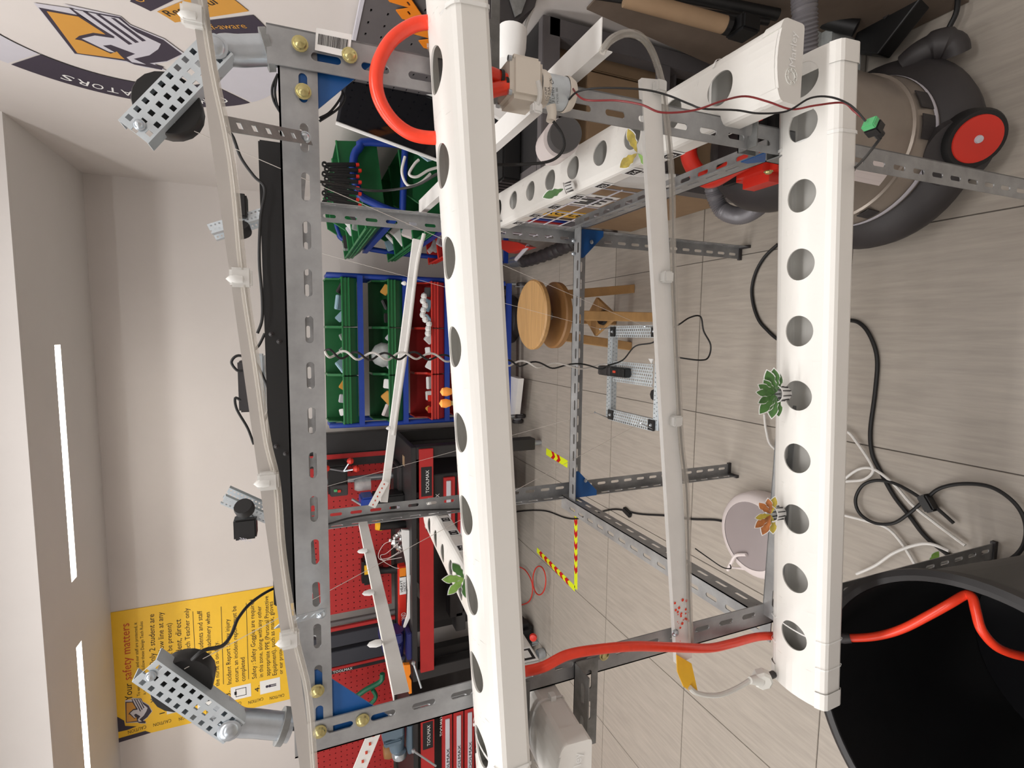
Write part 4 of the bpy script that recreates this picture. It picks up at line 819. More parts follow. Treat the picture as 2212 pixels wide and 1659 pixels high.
q = [P(725, 266, Y=1.95), P(758, 100, Y=1.95), P(1010, 195, Y=1.95), P(985, 362, Y=1.95)]
MB().prism(q, (0, .006, 0)).build('panel_sheet', 'glass', pan)
MB().tube([q[0]-V((0, .004, 0)), q[3]-V((0, .004, 0))], .006, 6).build('edge_strip', 'white', pan); MB().tube([P(836, 168, Y=1.94), P(960, 212, Y=1.94)], .009, 6).build('edge_strip', 'white', pan)
tag(MB().prism([P(x, y, Y=1.98) for x, y in ((900, 330), (935, 300), (945, 342), (925, 348))], (0, .01, 0)).build('blue_card', 'skyb'), 'pale blue card corner below the glossy panel', 'card')
wbk = thing('tool_housing', 'grey metal machine housing at the top edge beside the middle channel', 'machine', tuple(P(1090, 20, Y=1.2)))
MB().prism([P(x, y, Y=1.2) for x, y in ((1055, -40), (1170, -40), (1155, 15), (1110, 50), (1060, 38))], (0, .12, 0)).build('housing_block', 'dgrey', wbk)
MB().prism([P(x, y, Y=1.198) for x, y in ((1088, -40), (1150, -40), (1125, 30), (1112, 38))], (0, -.004, 0)).build('housing_cover', 'steeld', wbk)
cable('white_cable', [P(x, y, Y=1.9) for x, y in ((945, 362), (925, 368), (900, 382), (884, 376), (895, 355), (905, 345))], .005, 'wirew', 'white cord looping before the green bins under the glossy panel', 'cable')
cable('white_cable', [P(x, y, Y=1.92) for x, y in ((875, 338), (868, 370), (876, 395), (890, 402), (912, 392), (930, 375))], .005, 'wirew', 'second white cord loop, nearer the green bins', 'cable')
cable('white_cable', [P(x, y, Y=1.25) for x, y in ((1165, -15), (1150, 20), (1135, 60), (1130, 130))], .004, 'wirew', 'short white cord at the top edge over the workbench', 'cable')
# things stacked beyond the sideways trolley foot: red hand tool, flexible duct
fd = thing('flexible_duct', 'grey ribbed flexible duct with metal collar by the trolley caster', 'duct', tuple(P(1160, 560, Z=.08)))
pts = smooth([P(x, y, Z=.10) for x, y in ((1128, 565), (1150, 560), (1185, 548), (1215, 535), (1245, 522))], 8); MB().tube(pts, [.035+.006*math.sin(i*2.1) for i in range(len(pts))], 14).build('duct_body', 'dgrey', fd, smooth=True)
MB().tube([P(1108, 566, Z=.10), P(1130, 563, Z=.10)], .037, 18).build('metal_collar', 'zinc', fd, smooth=True)
rt_ = thing('red_tool_body', 'red plastic tool body on the floor behind the right rear leg', 'tool', tuple(P(1110, 535, Z=.1)))
MB().prism([P(x, y, Z=.22) for x, y in ((1080, 528), (1115, 548), (1160, 535), (1135, 525), (1100, 520))], (0, 0, .05)).build('tool_shell', 'redp', rt_)
MB().tube([P(1115, 560, Z=.23), P(1140, 532, Z=.26)], .012, 8).build('metal_bar', 'lgrey', rt_)

# ================================================================== VACUUM CLEANER
VC = V((.475, .925, 0))
vac = thing('vacuum_cleaner', 'drum vacuum cleaner with red wheel hubs beside the right front leg', 'vacuum', (VC.x, VC.y, 0))
b = MB()
b.lathe([(0, .03), (.20, .03), (.225, .045), (.232, .075), (.222, .10), (.19, .125), (.17, .13), (0, .13)], loc=(VC.x, VC.y, 0), n=56); b.build('base_tray', 'dgrey', vac, smooth=True)
MB().lathe([(.175, .125), (.178, .14), (.175, .17), (.168, .20), (.172, .203), (.172, .21), (.166, .212), (.163, .40), (.168, .405), (.168, .425), (.15, .43)], loc=(VC.x, VC.y, 0), n=64).build('drum', 'silver', vac, smooth=True)
MB().lathe([(.1785, .138), (.1795, .145), (.178, .152)], loc=(VC.x, VC.y, 0), n=64).build('drum_band', 'lgrey', vac, smooth=True)
MB().lathe([(.17, .42), (.17, .45), (.155, .49), (.11, .52), (0, .53)], loc=(VC.x, VC.y, 0), n=48).build('lid', 'dgrey', vac, smooth=True)
hp = smooth([P(x, y, Z=.60) for x, y in ((1640, 240), (1560, 262), (1495, 300), (1492, 350), (1530, 388), (1590, 358), (1640, 330))], 6); MB().tube(hp, .020, 10).build('carry_handle', 'redp', vac, smooth=True)
MB().bevbox((VC.x-.11, VC.y-.08, .50), (VC.x+.10, VC.y+.08, .555), .02).build('motor_cover', 'black', vac); MB().bevbox((VC.x-.14, VC.y-.11, .50), (VC.x-.06, VC.y+.0, .575), .02).build('switch_cover', 'redp', vac)
def vwheel(c, n, r, red=True):
    T = Matrix.Translation(c) @ V(n).to_track_quat('Z', 'Y').to_matrix().to_4x4()
    w_ = MB().lathe([(0, -.025), (r*.9, -.025), (r, -.018), (r, .01), (r*.93, .018), (r*.85, .018), (0, .016)], n=36, M4=T).build('wheel', 'rubber', vac, smooth=True)
    if red:
        MB().lathe([(0, .017), (r*.80, .017), (r*.78, .021), (r*.3, .022), (0, .022)], n=36, M4=T).build('hub_disc', 'redp', w_, smooth=True); MB().lathe([(0, .022), (r*.14, .022), (r*.12, .026), (0, .027)], n=16, M4=T).build('hub_cap', 'lgrey', w_, smooth=True)
vwheel(P(2100, 300, Z=.095), (-.35, -.75, .45), .062); vwheel((.62, 1.12, .06), (.7, .7, .1), .055); 
vwheel(P(1912, 440, Z=.07), (-.5, -.3, .8), .040, False)
hw = P(2065, 330, Z=.10); MB().lathe([(0, -.03), (.06, -.03), (.075, -.01), (.072, .012), (0, .012)], n=32, M4=Matrix.Translation(hw) @ V((-.35, -.75, .45)).to_track_quat('Z', 'Y').to_matrix().to_4x4()).build('wheel_housing', 'dgrey', vac, smooth=True)
fp = P(2035, 125, Z=.06); MB().tube(smooth([P(1960, 140, Z=.09), P(1985, 118, Z=.09), P(2015, 102, Z=.08), P(2040, 96, Z=.07), P(2058, 100, Z=.06), P(2062, 118, Z=.05)], 4), [.03]*8+[.035]*6+[.03]*7, 14).build('rear_bumper', 'dgrey', vac, smooth=True)
for a0, a1, z0, z1 in ((225, 245, .24, .34), (262, 280, .15, .19), (285, 300, .15, .19), (195, 205, .16, .2)):
    mb = MB()
    for k in range(6):
        q0, q1 = [math.radians(a0+(a1-a0)*(k+j)/6) for j in (0, 1)]; rr = .1675 if z0 > .2 else .1765
        mb.prism([(VC.x+rr*math.cos(t_)*s2, VC.y+rr*math.sin(t_)*s2, z_) for t_, z_, s2 in ((q0, z0, 1), (q1, z0, 1), (q1, z1, .985), (q0, z1, .985))], (.002*math.cos(q0), .002*math.sin(q0), 0))
    mb.build('drum_panel', 'dgrey' if z0 < .2 else 'whitep', vac)
# ribbed hoses
def ribbed(name, pts, r, lab):
    pts = smooth(pts, 14); root = thing(name, lab, 'hose', tuple(pts[0])); out = []; acc = 0; dense = []
    for a, b in zip(pts, pts[1:]):
        n_ = max(1, int((b-a).length/.0016)); dense += [a.lerp(b, k/n_) for k in range(n_)]
    rr = [r*(1+.07*math.sin(i*2*math.pi/4)) for i in range(len(dense))]
    MB().tube(dense, rr, 16).build('hose_tube', 'hose', root, smooth=True); return root
ribbed('vacuum_hose', [P(x, y, Z=zz) for x, y, zz in ((1700, 370, .42), (1672, 400, .42), (1640, 445, .40), (1600, 466, .38), (1562, 455, .38), (1545, 425, .40), (1538, 395, .42))], .022, 'grey ribbed vacuum hose bending in a U beside the right leg')
ribbed('vacuum_hose', [P(x, y, Z=zz) for x, y, zz in ((1738, 150, .45), (1740, 90, .47), (1738, 30, .49), (1735, -40, .5))], .024, 'grey ribbed vacuum hose leaving the picture behind the right channel cap')
ribbed('vacuum_hose', [P(x, y, Z=zz) for x, y, zz in ((1690, 25, .25), (1688, 0, .25), (1686, -40, .25))], .022, 'grey ribbed hose end at the top edge beside the black tubes')
wand = thing('vacuum_wand', 'black vacuum tubes lying along the right wall with a pale pipe', 'tube', tuple(P(1500, 20, Y=1.1)))
MB().tube([P(1300, -45, Y=1.15), P(1680, 32, Y=1.02)], .014, 12).build('black_tube', 'rubber', wand, smooth=True); MB().tube([P(1250, -15, Y=1.15), P(1660, 48, Y=1.02)], .008, 10).build('black_tube', 'rubber', wand, smooth=True)
MB().tube([P(1350, -5, Y=1.1), P(1570, 55, Y=1.04)], .020, 16).build('pale_pipe', 'card', wand, smooth=True); MB().tube([P(1566, 54, Y=1.038), P(1575, 57, Y=1.036)], .0205, 16).build('pipe_mouth', 'rubber', wand)
MB().bevbox(*[tuple(v) for v in (lambda c: (c-V((.02, .03, .03)), c+V((.02, .03, .03))))(P(1605, 60, Y=1.03))], .006).build('pipe_clip', 'rubber', wand)
nz = thing('floor_nozzle', 'flat black vacuum floor nozzle leaning at the top edge', 'nozzle', tuple(P(1900, 60, Z=.1)))
MB().prism([P(x, y, Z=.10) for x, y in ((1835, 110), (1895, 118), (1990, -5), (2010, -40), (1935, -40), (1880, 30), (1850, 70))], (0, 0, -.05)).build('nozzle_body', 'black', nz, bevel=.004)
MB().prism([P(x, y, Z=.102) for x, y in ((1888, 25), (1912, 42), (1936, 15), (1905, 0))], (0, 0, .003)).build('pedal', 'dgrey', nz)
MB().tube([P(1850, 60, Z=.14), P(1760, 40, Z=.2), P(1640, 100, Z=.3)], .02, 12).build('nozzle_neck', 'rubber', nz, smooth=True)
tag(MB().bevbox(*[tuple(v) for v in (V((.68, 1.0, .02)), V((.86, 1.25, .2)))], .03).build('clear_sack', 'bag'), 'grey white plastic sack behind the floor nozzle', 'sack')
cable('floor_cable', [P(x, y, Z=.03) for x, y in ((2036, 92), (2050, 60), (2066, 25), (2070, -20))], .006, 'rubber', 'black mains cable leaving the vacuum at the top edge', 'cable')

# ================================================================== RED AND BLACK BENCHES (left)
def bench(x0, x1, lab, lx0, lx1, drawers):
    """x0<x1, front at Y=3.0"""
    t = thing('tool_workbench', lab, 'workbench', ((x0+x1)/2, 3.3, 0), 'red and black tool workbenches')
    MB().bevbox((x0, 3.0, .845), (x1, 3.62, .875), .003).build('bench_top', 'blackm', t)
    fr_ = MB().bevbox((x0+.06, 2.985, .745), (x1-.01, 3.0, .83), .002).build('front_rail', 'redm', t)
    for (a, b) in ((x1-.075, x1), (x0, x0+.075)):
        MB().bevbox((a, 3.0, .06), (b, 3.08, .845), .003).build('leg', 'blackm', t); MB().bevbox((a, 3.53, .06), (b, 3.6, .845), .003).build('leg', 'blackm', t)
        MB().cyl(((a+b)/2, 3.04, 0), ((a+b)/2, 3.04, .07), .015, .02, n=14).build('levelling_foot', 'zinc', t, smooth=True)
        MB().cyl(((a+b)/2, 3.56, 0), ((a+b)/2, 3.56, .07), .015, .02, n=14).build('levelling_foot', 'zinc', t, smooth=True)
    MB().bevbox((x0+.07, 3.5, .25), (x1-.07, 3.52, .80), .002).build('back_sheet', 'dgrey', t)
    MB().box((x1-.30, 2.9835, .755), (x1-.12, 2.985, .82)).build('name_plate', 'ink', fr_)
    text('plate_lettering', 'TOOLMAX', (x1-.28, 2.983, .773), (x1-.14, 2.983, .773), (0, -1, 0), 'white', fr_, thick=.0012)
    return t
bx = P(920, 995, Y=3.0).x; ex = P(920, 1458, Y=3.0).x; nx1 = P(920, 1528, Y=3.0).x
bench1 = bench(ex-.03, bx+.085, 'red and black workbench left of the parts bins, red hand rail in front', 0, 0, 0)
bench2 = bench(-3.9, nx1+.03, 'red and black workbench at the lower edge with white drawer strips', 0, 0, 0)
for k in range(5):
    x = P(985, 1560, Y=2.99).x; z = .66-.075*k
    d_ = MB().bevbox((-3.4, 2.98, z-.03), (nx1-.07, 3.0, z+.035), .002).build('drawer', 'redm', bench2); MB().bevbox((-3.35, 2.972, z-.012), (nx1-.1, 2.98, z+.016), .002).build('drawer_pull', 'lgrey', d_)
    text('drawer_lettering', 'TOOLMAX', (nx1-.52, 2.971, z-.008), (nx1-.30, 2.971, z-.008), (0, -1, 0), 'ink', d_, h=.018)
text('side_lettering', 'TOOLMAX', (nx1-.21, 2.983, .69), (nx1-.07, 2.983, .69), (0, -1, 0), 'white', bench2)
d1 = thing('drawer_unit', 'black drawer cabinet with red drawers hung under the first workbench', 'cabinet', (-.98, 3.1, .4))
MB().bevbox((-1.30, 3.02, .25), (-.85, 3.45, .735), .004).build('cabinet_body', 'blackm', d1)
text('cabinet_lettering', 'TOOLMAX', (-1.14, 3.018, .70), (-.97, 3.018, .70), (0, -1, 0), 'white', d1)
for k in range(4):
    z = .645-.09*k; d_ = MB().bevbox((-1.28, 3.0, z-.04), (-.87, 3.02, z+.03), .002).build('drawer', 'redm', d1); MB().bevbox((-1.26, 2.992, z-.012), (-.89, 3.0, z+.016), .002).build('drawer_pull', 'lgrey', d_)
# back boards: pegboards with black uprights
bk1 = thing('pegboard_wall_unit', 'red pegboard with black frame standing behind the first workbench', 'pegboard', (-1.4, 3.62, .9))
bk2 = thing('pegboard_wall_unit', 'red pegboard with black frame at the lower edge, green clamp before it', 'pegboard', (-2.9, 3.62, .9))
def pegb(x0, x1, z0, z1, Yp, root):
    mb = MB(); pt = .038; nu, nv = int((x1-x0)/pt), int((z1-z0)/pt); cu, cv = (x1-x0)/nu, (z1-z0)/nv; cells = []
    for i in range(nu):
        for j in range(nv):
            u, v = i*cu, j*cv; cells.append(((u, u+cu, v, v+cv), [(u+cu/2+.0045*math.cos(k*math.pi/3), v+cv/2+.0045*math.sin(k*math.pi/3)) for k in range(6)]))
    plate(mb, (x0, Yp, z0), (1, 0, 0), (0, 0, 1), cells, -.003); mb.build('peg_panel', 'redm', root)
    MB().box((x0, Yp+.006, z0), (x1, Yp+.01, z1)).build('panel_back', 'black', root)
zt = P(640, 1200, Y=3.6).z
pegb(-1.93, -.80, .90, 1.50, 3.60, bk1); pegb(-3.6, -2.36, .90, 1.44, 3.60, bk2)
MB().bevbox((-.80, 3.585, .875), (-.66, 3.64, 1.50), .003).build('upright', 'blackm', bk1); MB().bevbox((-.835, 3.58, .90), (-.80, 3.60, 1.50), .002).build('red_strip', 'redm', bk1)
MB().bevbox((-.80, 3.57, .90), (-.797, 3.6, 1.50), .001).build('strip_edge', 'black', bk1)
text('board_lettering', 'TOOLMAX', (-.868, 3.595, 1.31), (-.868, 3.595, 1.20), (0, -1, 0), 'white', bk1)
MB().box((-.89, 3.592, .90), (-.835, 3.597, 1.50)).build('name_strip', 'blackm', bk1)
for x in (-1.985, -2.03): MB().bevbox((x-.012, 3.575, .88), (x+.012, 3.6, 1.50), .002).build('red_strip', 'redm' if x < -2 else 'grey', bk1)
for a, b in ((-2.15, -2.06), (-2.29, -2.18)): MB().bevbox((a, 3.56, .88), (b, 3.64, 1.50), .003).build('upright', mat('blue_grey_enamel', (48, 50, 58), .5), bk1)
MB().bevbox((-2.325, 3.575, .88), (-2.305, 3.6, 1.50), .002).build('red_strip', 'redm', bk2); MB().box((-2.36, 3.592, .88), (-2.325, 3.6, 1.50)).build('name_strip', 'ink', bk2)
text('board_lettering', 'TOOLMAX', (-2.355, 3.59, 1.31), (-2.355, 3.59, 1.18), (0, -1, 0), 'white', bk2)
# tools on the benches
def pbox(name, px0, px1, Yp, dep, m, lab, cat, r=.004, group=None):
    a, b = P(*px0, Y=Yp), P(*px1, Y=Yp); lo = (min(a.x, b.x), Yp, min(a.z, b.z)); hi = (max(a.x, b.x), Yp+dep, max(a.z, b.z)); o = MB().bevbox(lo, hi, min(r, (hi[0]-lo[0])/3, (hi[2]-lo[2])/3)).build(name, m)
    return tag(o, lab, cat, group)
dp = thing('drill_press', 'grey bench drill press with three red ball handles before the red pegboard', 'drill press', tuple(P(895, 1000, Y=3.4)))
hub = P(742, 1018, Y=3.3)
for x, y in ((705, 1012), (757, 996), (770, 1013)):
    e = P(x, y, Y=3.26); MB().cyl(hub, e, .005, n=8).build('handle_rod', 'zinc', dp); MB().lathe([(0, -.022), (.015, -.016), (.021, 0), (.015, .016), (0, .022)], loc=e, n=14).build('ball_grip', 'redp', dp, smooth=True)
a, b = P(708, 1008, Y=3.32), P(752, 1068, Y=3.32); MB().bevbox((b.x, 3.32, b.z), (a.x, 3.5, a.z), .01).build('press_head', 'black', dp)
a, b = P(714, 1050, Y=3.30), P(752, 1070, Y=3.30); MB().bevbox((b.x, 3.30, b.z), (a.x, 3.33, a.z), .004).build('switch_box', 'dgrey', dp)
for y, m_ in ((1060, 'redp'), (1067, 'ledgreen')): pass
c = P(725, 1060, Y=3.295); MB().bevbox(tuple(c-V((.008, .004, .01))), tuple(c+V((.008, .004, .01))), .002).build('start_button', 'ledgreen', dp); c = P(733, 1061, Y=3.295); MB().bevbox(tuple(c-V((.008, .004, .01))), tuple(c+V((.008, .004, .01))), .002).build('stop_button', 'redp', dp)
c = P(782, 1035, Y=3.40); MB().cyl((c.x, 3.42, .88), (c.x, 3.42, 1.45), .022, n=18).build('column', 'zinc', dp, smooth=True); c = P(782, 1045, Y=3.4); MB().lathe([(0, -.05), (.04, -.05), (.04, .03), (.03, .05), (0, .05)], loc=(c.x, 3.38, c.z), n=18).build('glass_cup', 'bag', dp, smooth=True)
MB().bevbox((c.x-.12, 3.28, .875), (c.x+.12, 3.52, .90), .005).build('press_foot', 'dgrey', dp)
bv = thing('blue_vise', 'small blue bench vice before the drill press', 'vice', tuple(P(840, 1080, Y=3.25)))
a, b = P(778, 1072, Y=3.25), P(808, 1092, Y=3.25); MB().bevbox((b.x, 3.2, b.z), (a.x, 3.34, a.z), .01).build('jaw_block', 'blue', bv); MB().cyl(P(760, 1078, Y=3.22), P(780, 1090, Y=3.22), .008, n=10).build('screw_handle', 'zinc', bv); MB().bevbox((b.x, 3.2, .875), (a.x, 3.34, b.z+.01), .01).build('vise_base', 'black', bv)
pbox('cardboard_box', (873, 985), (895, 1007), 3.2, .06, 'card', 'small brown box standing before the black bench upright', 'box')
pbox('tool_case', (850, 1010), (905, 1060), 3.35, .1, 'blackm', 'black tool case on the bench beside the drill press', 'case')
for k, (y, m_) in enumerate(((1068, 'lgrey'), (1080, 'dgrey'), (1092, 'lgrey'))): pbox('wall_plate', (858, y), (905, y+9), 3.38, .02, m_, ('metal offcut leaning beside the drill press, uppermost', 'dark offcut leaning beside the drill press', 'metal offcut leaning beside the drill press, lowest')[k], 'offcut')
pd = thing('cordless_drill', 'black and yellow cordless drill standing on the workbench', 'drill', tuple(P(895, 1130, Y=3.2)))
MB().tube([P(812, 1134, Y=3.2), P(822, 1134, Y=3.2), P(835, 1133, Y=3.2)], [.03, .036, .03], 14).build('drill_body', 'dewalt', pd, smooth=True); MB().tube([P(820, 1134, Y=3.19), P(885, 1132, Y=3.19)], [.034, .022], 12).build('grip', 'black', pd, smooth=True)
a, b = P(880, 1118, Y=3.16), P(893, 1146, Y=3.16); MB().bevbox((b.x, 3.15, b.z), (a.x, 3.26, a.z), .006).build('battery', 'dewalt', pd)
sp = thing('power_tool', 'black power tool with yellow label hanging on the red pegboard', 'power tool', tuple(P(800, 1240, Y=3.55)))
a, b = P(782, 1212, Y=3.5), P(815, 1262, Y=3.5); MB().bevbox((b.x, 3.5, b.z), (a.x, 3.6, a.z), .015).build('tool_body', 'black', sp); a, b = P(787, 1222, Y=3.495), P(797, 1240, Y=3.495); MB().box((b.x, 3.492, b.z), (a.x, 3.5, a.z)).build('yellow_label', 'yel', sp)
MB().tube([P(810, 1232, Y=3.52), P(835, 1232, Y=3.52), P(858, 1228, Y=3.5), P(870, 1228, Y=3.5)], [.03, .022, .034, .03], 12).build('tool_neck', 'black', sp, smooth=True)
bn2 = thing('cardboard_tube_box', 'long red and white heavy duty carton lying on the workbench', 'carton', tuple(P(870, 1290, Y=3.2)))
a, b = P(862, 1225, Y=3.2), P(880, 1352, Y=3.2); MB().bevbox((b.x, 3.2, b.z), (a.x, 3.26, a.z), .003).build('carton_body', 'redp', bn2); c, d_ = P(863, 1246, Y=3.198), P(879, 1282, Y=3.198); MB().box((d_.x, 3.195, d_.z), (c.x, 3.2, c.z)).build('white_panel', 'white', bn2)
c, d_ = P(863, 1228, Y=3.198), P(879, 1245, Y=3.198); MB().box((d_.x, 3.195, d_.z), (c.x, 3.2, c.z)).build('orange_panel', 'orange', bn2)
text('carton_lettering', 'HEAVY', P(871, 1278, Y=3.194), P(869, 1253, Y=3.194), (0, -1, 0), 'ink', bn2); text('carton_lettering', 'DUTY', P(878, 1276, Y=3.194), P(876, 1257, Y=3.194), (0, -1, 0), 'ink', bn2); text('carton_lettering', 'BOND', P(878, 1345, Y=3.194), P(876, 1322, Y=3.194), (0, -1, 0), 'white', bn2, h=.03)
ps = thing('white_sheet', 'long curled white paper sheet lying on the workbench edge', 'paper', tuple(P(890, 1250, Y=3.1)))
MB().prism([P(x, y, Y=3.08) for x, y in ((868, 1145), (893, 1147), (901, 1165), (900, 1200), (899, 1270), (896, 1300), (888, 1330), (876, 1355), (872, 1356), (880, 1330), (882, 1280), (878, 1220), (870, 1180))], (0, .02, 0)).build('sheet', 'white', ps)
tag(MB().prism([P(x, y, Y=3.05) for x, y in ((884, 1240), (905, 1262), (907, 1294), (888, 1275))], (0, .002, 0)).build('clear_plate', 'bag'), 'clear acrylic offcut standing before the white sheet', 'plate')
mb = MB(); rnd = random.Random(2)
for k in range(12):
    c = P(rnd.uniform(842, 868), 1150+k*3.4, Y=3.15); r_ = rnd.uniform(.012, .024); mb.lathe([(0, -r_), (r_*.8, -r_*.5), (r_, 0), (r_*.7, r_*.6), (0, r_)], n=6, M4=Matrix.Translation(c) @ Matrix.Rotation(rnd.uniform(0, 3), 4, 'X') @ Matrix.Rotation(rnd.uniform(0, 3), 4, 'Y'))
tag(mb.build('crumpled_foil', 'foil'), 'crumpled silver foil strip on the workbench', 'foil')
for k, pts in enumerate((((868, 1168), (835, 1172), (820, 1190), (818, 1205), (830, 1210), (868, 1204)), ((862, 1172), (835, 1195), (822, 1200), (828, 1212), (850, 1225), (862, 1228)), ((862, 1192), (840, 1205), (820, 1208)))):
    cable('copper_wire', [P(x, y, Y=3.12) for x, y in pts], .0016, 'brownl' if 0 else 'whitep', 'thin pinkish wire curling off the crumpled foil', 'wire', group='thin wires curling off the foil')
def vise(lab, m, cx, cyp, h):
    v = thing('bench_vise', lab, 'vice', tuple(P(910, cyp, Y=3.05)))
    a, b = P(cx[0], cyp-22, Y=3.05), P(cx[1], cyp+25, Y=3.05)
    w_ = a.x-b.x
    MB().bevbox((b.x, 3.02, .875), (a.x, 3.20, .905), .006).build('vise_base', m, v)
    MB().tube([V(((a.x+b.x)/2-w_*.5, 3.10, .96)), V(((a.x+b.x)/2+w_*.1, 3.10, .97)), V(((a.x+b.x)/2+w_*.5, 3.1, .96))], [.045, .06, .05], 14).build('vise_body', m, v, smooth=True)
    MB().bevbox((a.x-w_*.35, 3.03, .93), (a.x, 3.17, 1.06), .008).build('fixed_jaw', m, v); MB().bevbox((a.x-w_*.6, 3.03, .94), (a.x-w_*.42, 3.17, 1.05), .008).build('moving_jaw', m, v)
    MB().lathe([(.02, -.03), (.045, -.02), (.05, 0), (.045, .02), (.02, .03)], n=14, M4=Matrix.Translation(V((b.x-.02, 3.08, .95))) @ Matrix.Rotation(math.pi/2, 4, 'Y')).build('screw_boss', 'zinc', v, smooth=True)
    hb = P(*h[0], Y=2.93); he = P(*h[1], Y=2.9); MB().cyl(hb, he, .006, n=8).build('handle_bar', 'zinc', v, smooth=True); MB().lathe([(0, -.014), (.012, -.008), (.014, 0), (.012, .008), (0, .014)], loc=hb, n=10).build('handle_knob', 'zinc', v, smooth=True); return v
vise('dark blue bench vice on the left end of the first workbench', 'bluet', (848, 900), 1392, ((893, 1432), (910, 1486)))
vise('grey blue bench vice on the workbench at the lower edge', mat('grey_blue_paint', (92, 110, 124), .4), (860, 910), 1590, ((893, 1622), (942, 1655)))
gl = thing('orange_clamp', 'orange plastic clamp beside the dark blue vice', 'clamp', tuple(P(880, 1470, Y=3.0)))
MB().prism([P(x, y, Y=3.0) for x, y in ((872, 1437), (886, 1436), (888, 1455), (884, 1462), (889, 1470), (890, 1498), (884, 1500), (876, 1480), (874, 1460))], (0, .03, 0)).build('clamp_body', 'orange', gl, bevel=.003)
cg_ = thing('green_c_clamp', 'large green clamp hanging before the second red pegboard', 'clamp', tuple(P(790, 1490, Y=3.45)))
MB().tube(smooth([P(x, y, Y=3.45) for x, y in ((826, 1455), (822, 1472), (790, 1490), (762, 1508), (745, 1500), (733, 1485))], 5), .018, 8).build('clamp_frame', 'toolgreen', cg_); MB().tube(smooth([P(x, y, Y=3.44) for x, y in ((775, 1512), (780, 1522), (800, 1520), (812, 1505), (805, 1490))], 5), .014, 8).build('clamp_frame', 'toolgreen', cg_)
MB().tube([P(730, 1485, Y=3.44), P(752, 1512, Y=3.44)], .022, 8).build('clamp_foot', 'toolgreen', cg_)
tag(MB().lathe([(0, -.05), (.045, -.05), (.05, .02), (.04, .05), (.03, .05), (0, .045)], loc=P(845, 1620, Y=3.3), n=24).build('brown_jar', 'woodd', smooth=True), 'brown jar beside the grey blue vice', 'jar')
# equipment under the first workbench
for k, (x0, y0, x1, y1, m_, lab) in enumerate(((972, 1240, 1000, 1330, 'dgrey', 'dark board standing under the first workbench'), (985, 1325, 1006, 1360, 'inside', 'small metal case under the first workbench'))):
    pbox('storage_case', (x0, y0), (x1, y1), 3.3, .1, m_, lab, 'case')
cable('red_air_hose', [P(x, y, Z=.02) for x, y in ((1118, 1223), (1135, 1232), (1148, 1255), (1150, 1280), (1142, 1300), (1122, 1308))], .004, 'redp', 'thin red air hose arc lying by the workbench foot', 'hose')
cable('red_air_hose', [P(1165+14*math.cos(k*.5+2), 1254+31*math.sin(k*.5+2), Z=.03+.001*k) for k in range(15)], .004, 'redp', 'thin red air hose coil lying by the workbench foot', 'hose')
cm = thing('small_machine', 'small dark machine with red knob on the floor behind the left channel', 'machine', tuple(P(1150, 1400, Z=.0)))
c = P(1130, 1380, Z=.08); MB().bevbox((c.x-.14, c.y-.05, .02), (c.x+.12, c.y+.12, .2), .03).build('machine_body', 'black', cm); MB().lathe([(0, 0), (.025, 0), (.022, .015), (0, .018)], n=18, M4=Matrix.Translation(P(1152, 1376, Z=.14)) @ V((0, -.8, .5)).to_track_quat('Z', 'Y').to_matrix().to_4x4()).build('red_knob', 'redp', cm, smooth=True)
MB().lathe([(0, -.03), (.03, -.025), (.035, 0), (.03, .025), (0, .03)], loc=P(1168, 1412, Z=.03), n=16).build('machine_foot', 'zinc', cm, smooth=True)
rs = thing('oblong_tray', 'white oblong tray on castor wheel beside the parts trolley foot', 'tray', tuple(P(1105, 860, Z=.05)))
MB().prism([P(x, y, Z=.12) for x, y in ((1100, 812), (1120, 818), (1112, 895), (1100, 896))], (0, 0, -.04)).build('tray_body', 'alu', rs); 
c = P(1118, 910, Z=.04); MB().lathe([(.015, -.012), (.036, -.012), (.040, 0), (.036, .012), (.015, .012)], n=24, M4=Matrix.Translation(c) @ Matrix.Rotation(math.pi/2, 4, 'Y')).build('castor', 'dgrey', rs, smooth=True); MB().lathe([(.01, -.014), (.024, -.014), (.024, .014), (.01, .014)], n=20, M4=Matrix.Translation(c) @ Matrix.Rotation(math.pi/2, 4, 'Y')).build('castor_hub', 'lgrey', rs, smooth=True)
tag(MB().lathe([(0, 0), (.16, 0), (.175, .01), (.175, .06), (.16, .075), (.12, .08), (0, .07)], loc=P(1108, 690, Z=.0), n=40).build('floor_disc', 'dgrey', smooth=True), 'dark round disc on the floor behind the wooden stool', 'disc')

# ================================================================== WALL GRAPHICS
PY = WY-.006
bd = thing('safety_board', 'yellow safety rules board on the back wall under the ceiling', 'sign', tuple(P(420, 1430, Y=PY)))
q = [P(x, y, Y=PY) for x, y in ((232, 1325), (245, 1603), (640, 1506), (612, 1265))]
x0, x1, z1, z0 = q[1].x, q[0].x, q[0].z, q[2].z
MB().bevbox((x0, PY, z0), (x1, WY, z1), .001).build('board', 'yellow', bd)
def B(x, y): return P(220+x/4.61, 1260+y/4.61, Y=PY-.0006)
def bt(s_, a, b, m='ink', h=None): text('board_lettering', s_, B(*a), B(*b), (0, -1, 0), m, bd, h=h)
bt('Your', (304, 1160), (298, 990)); bt('safety matters', (297, 955), (272, 395), 'redink')
bt('To ensure that we and our staff are protected, it', (382, 1120), (350, 390)); bt('is mandatory to follow these Design Tech Rules', (440, 1105), (408, 378))
bt('Yellow line : Only 2 student are', (545, 1180), (521, 305)); bt('allowed past the yellow line at any', (635, 1185), (608, 285)); bt('time (Teacher must be present)', (716, 1160), (692, 395))
bt('Machinery : 1 student, direct', (812, 1170), (787, 355)); bt('supervision from DTech Teacher only', (898, 1150), (867, 245))
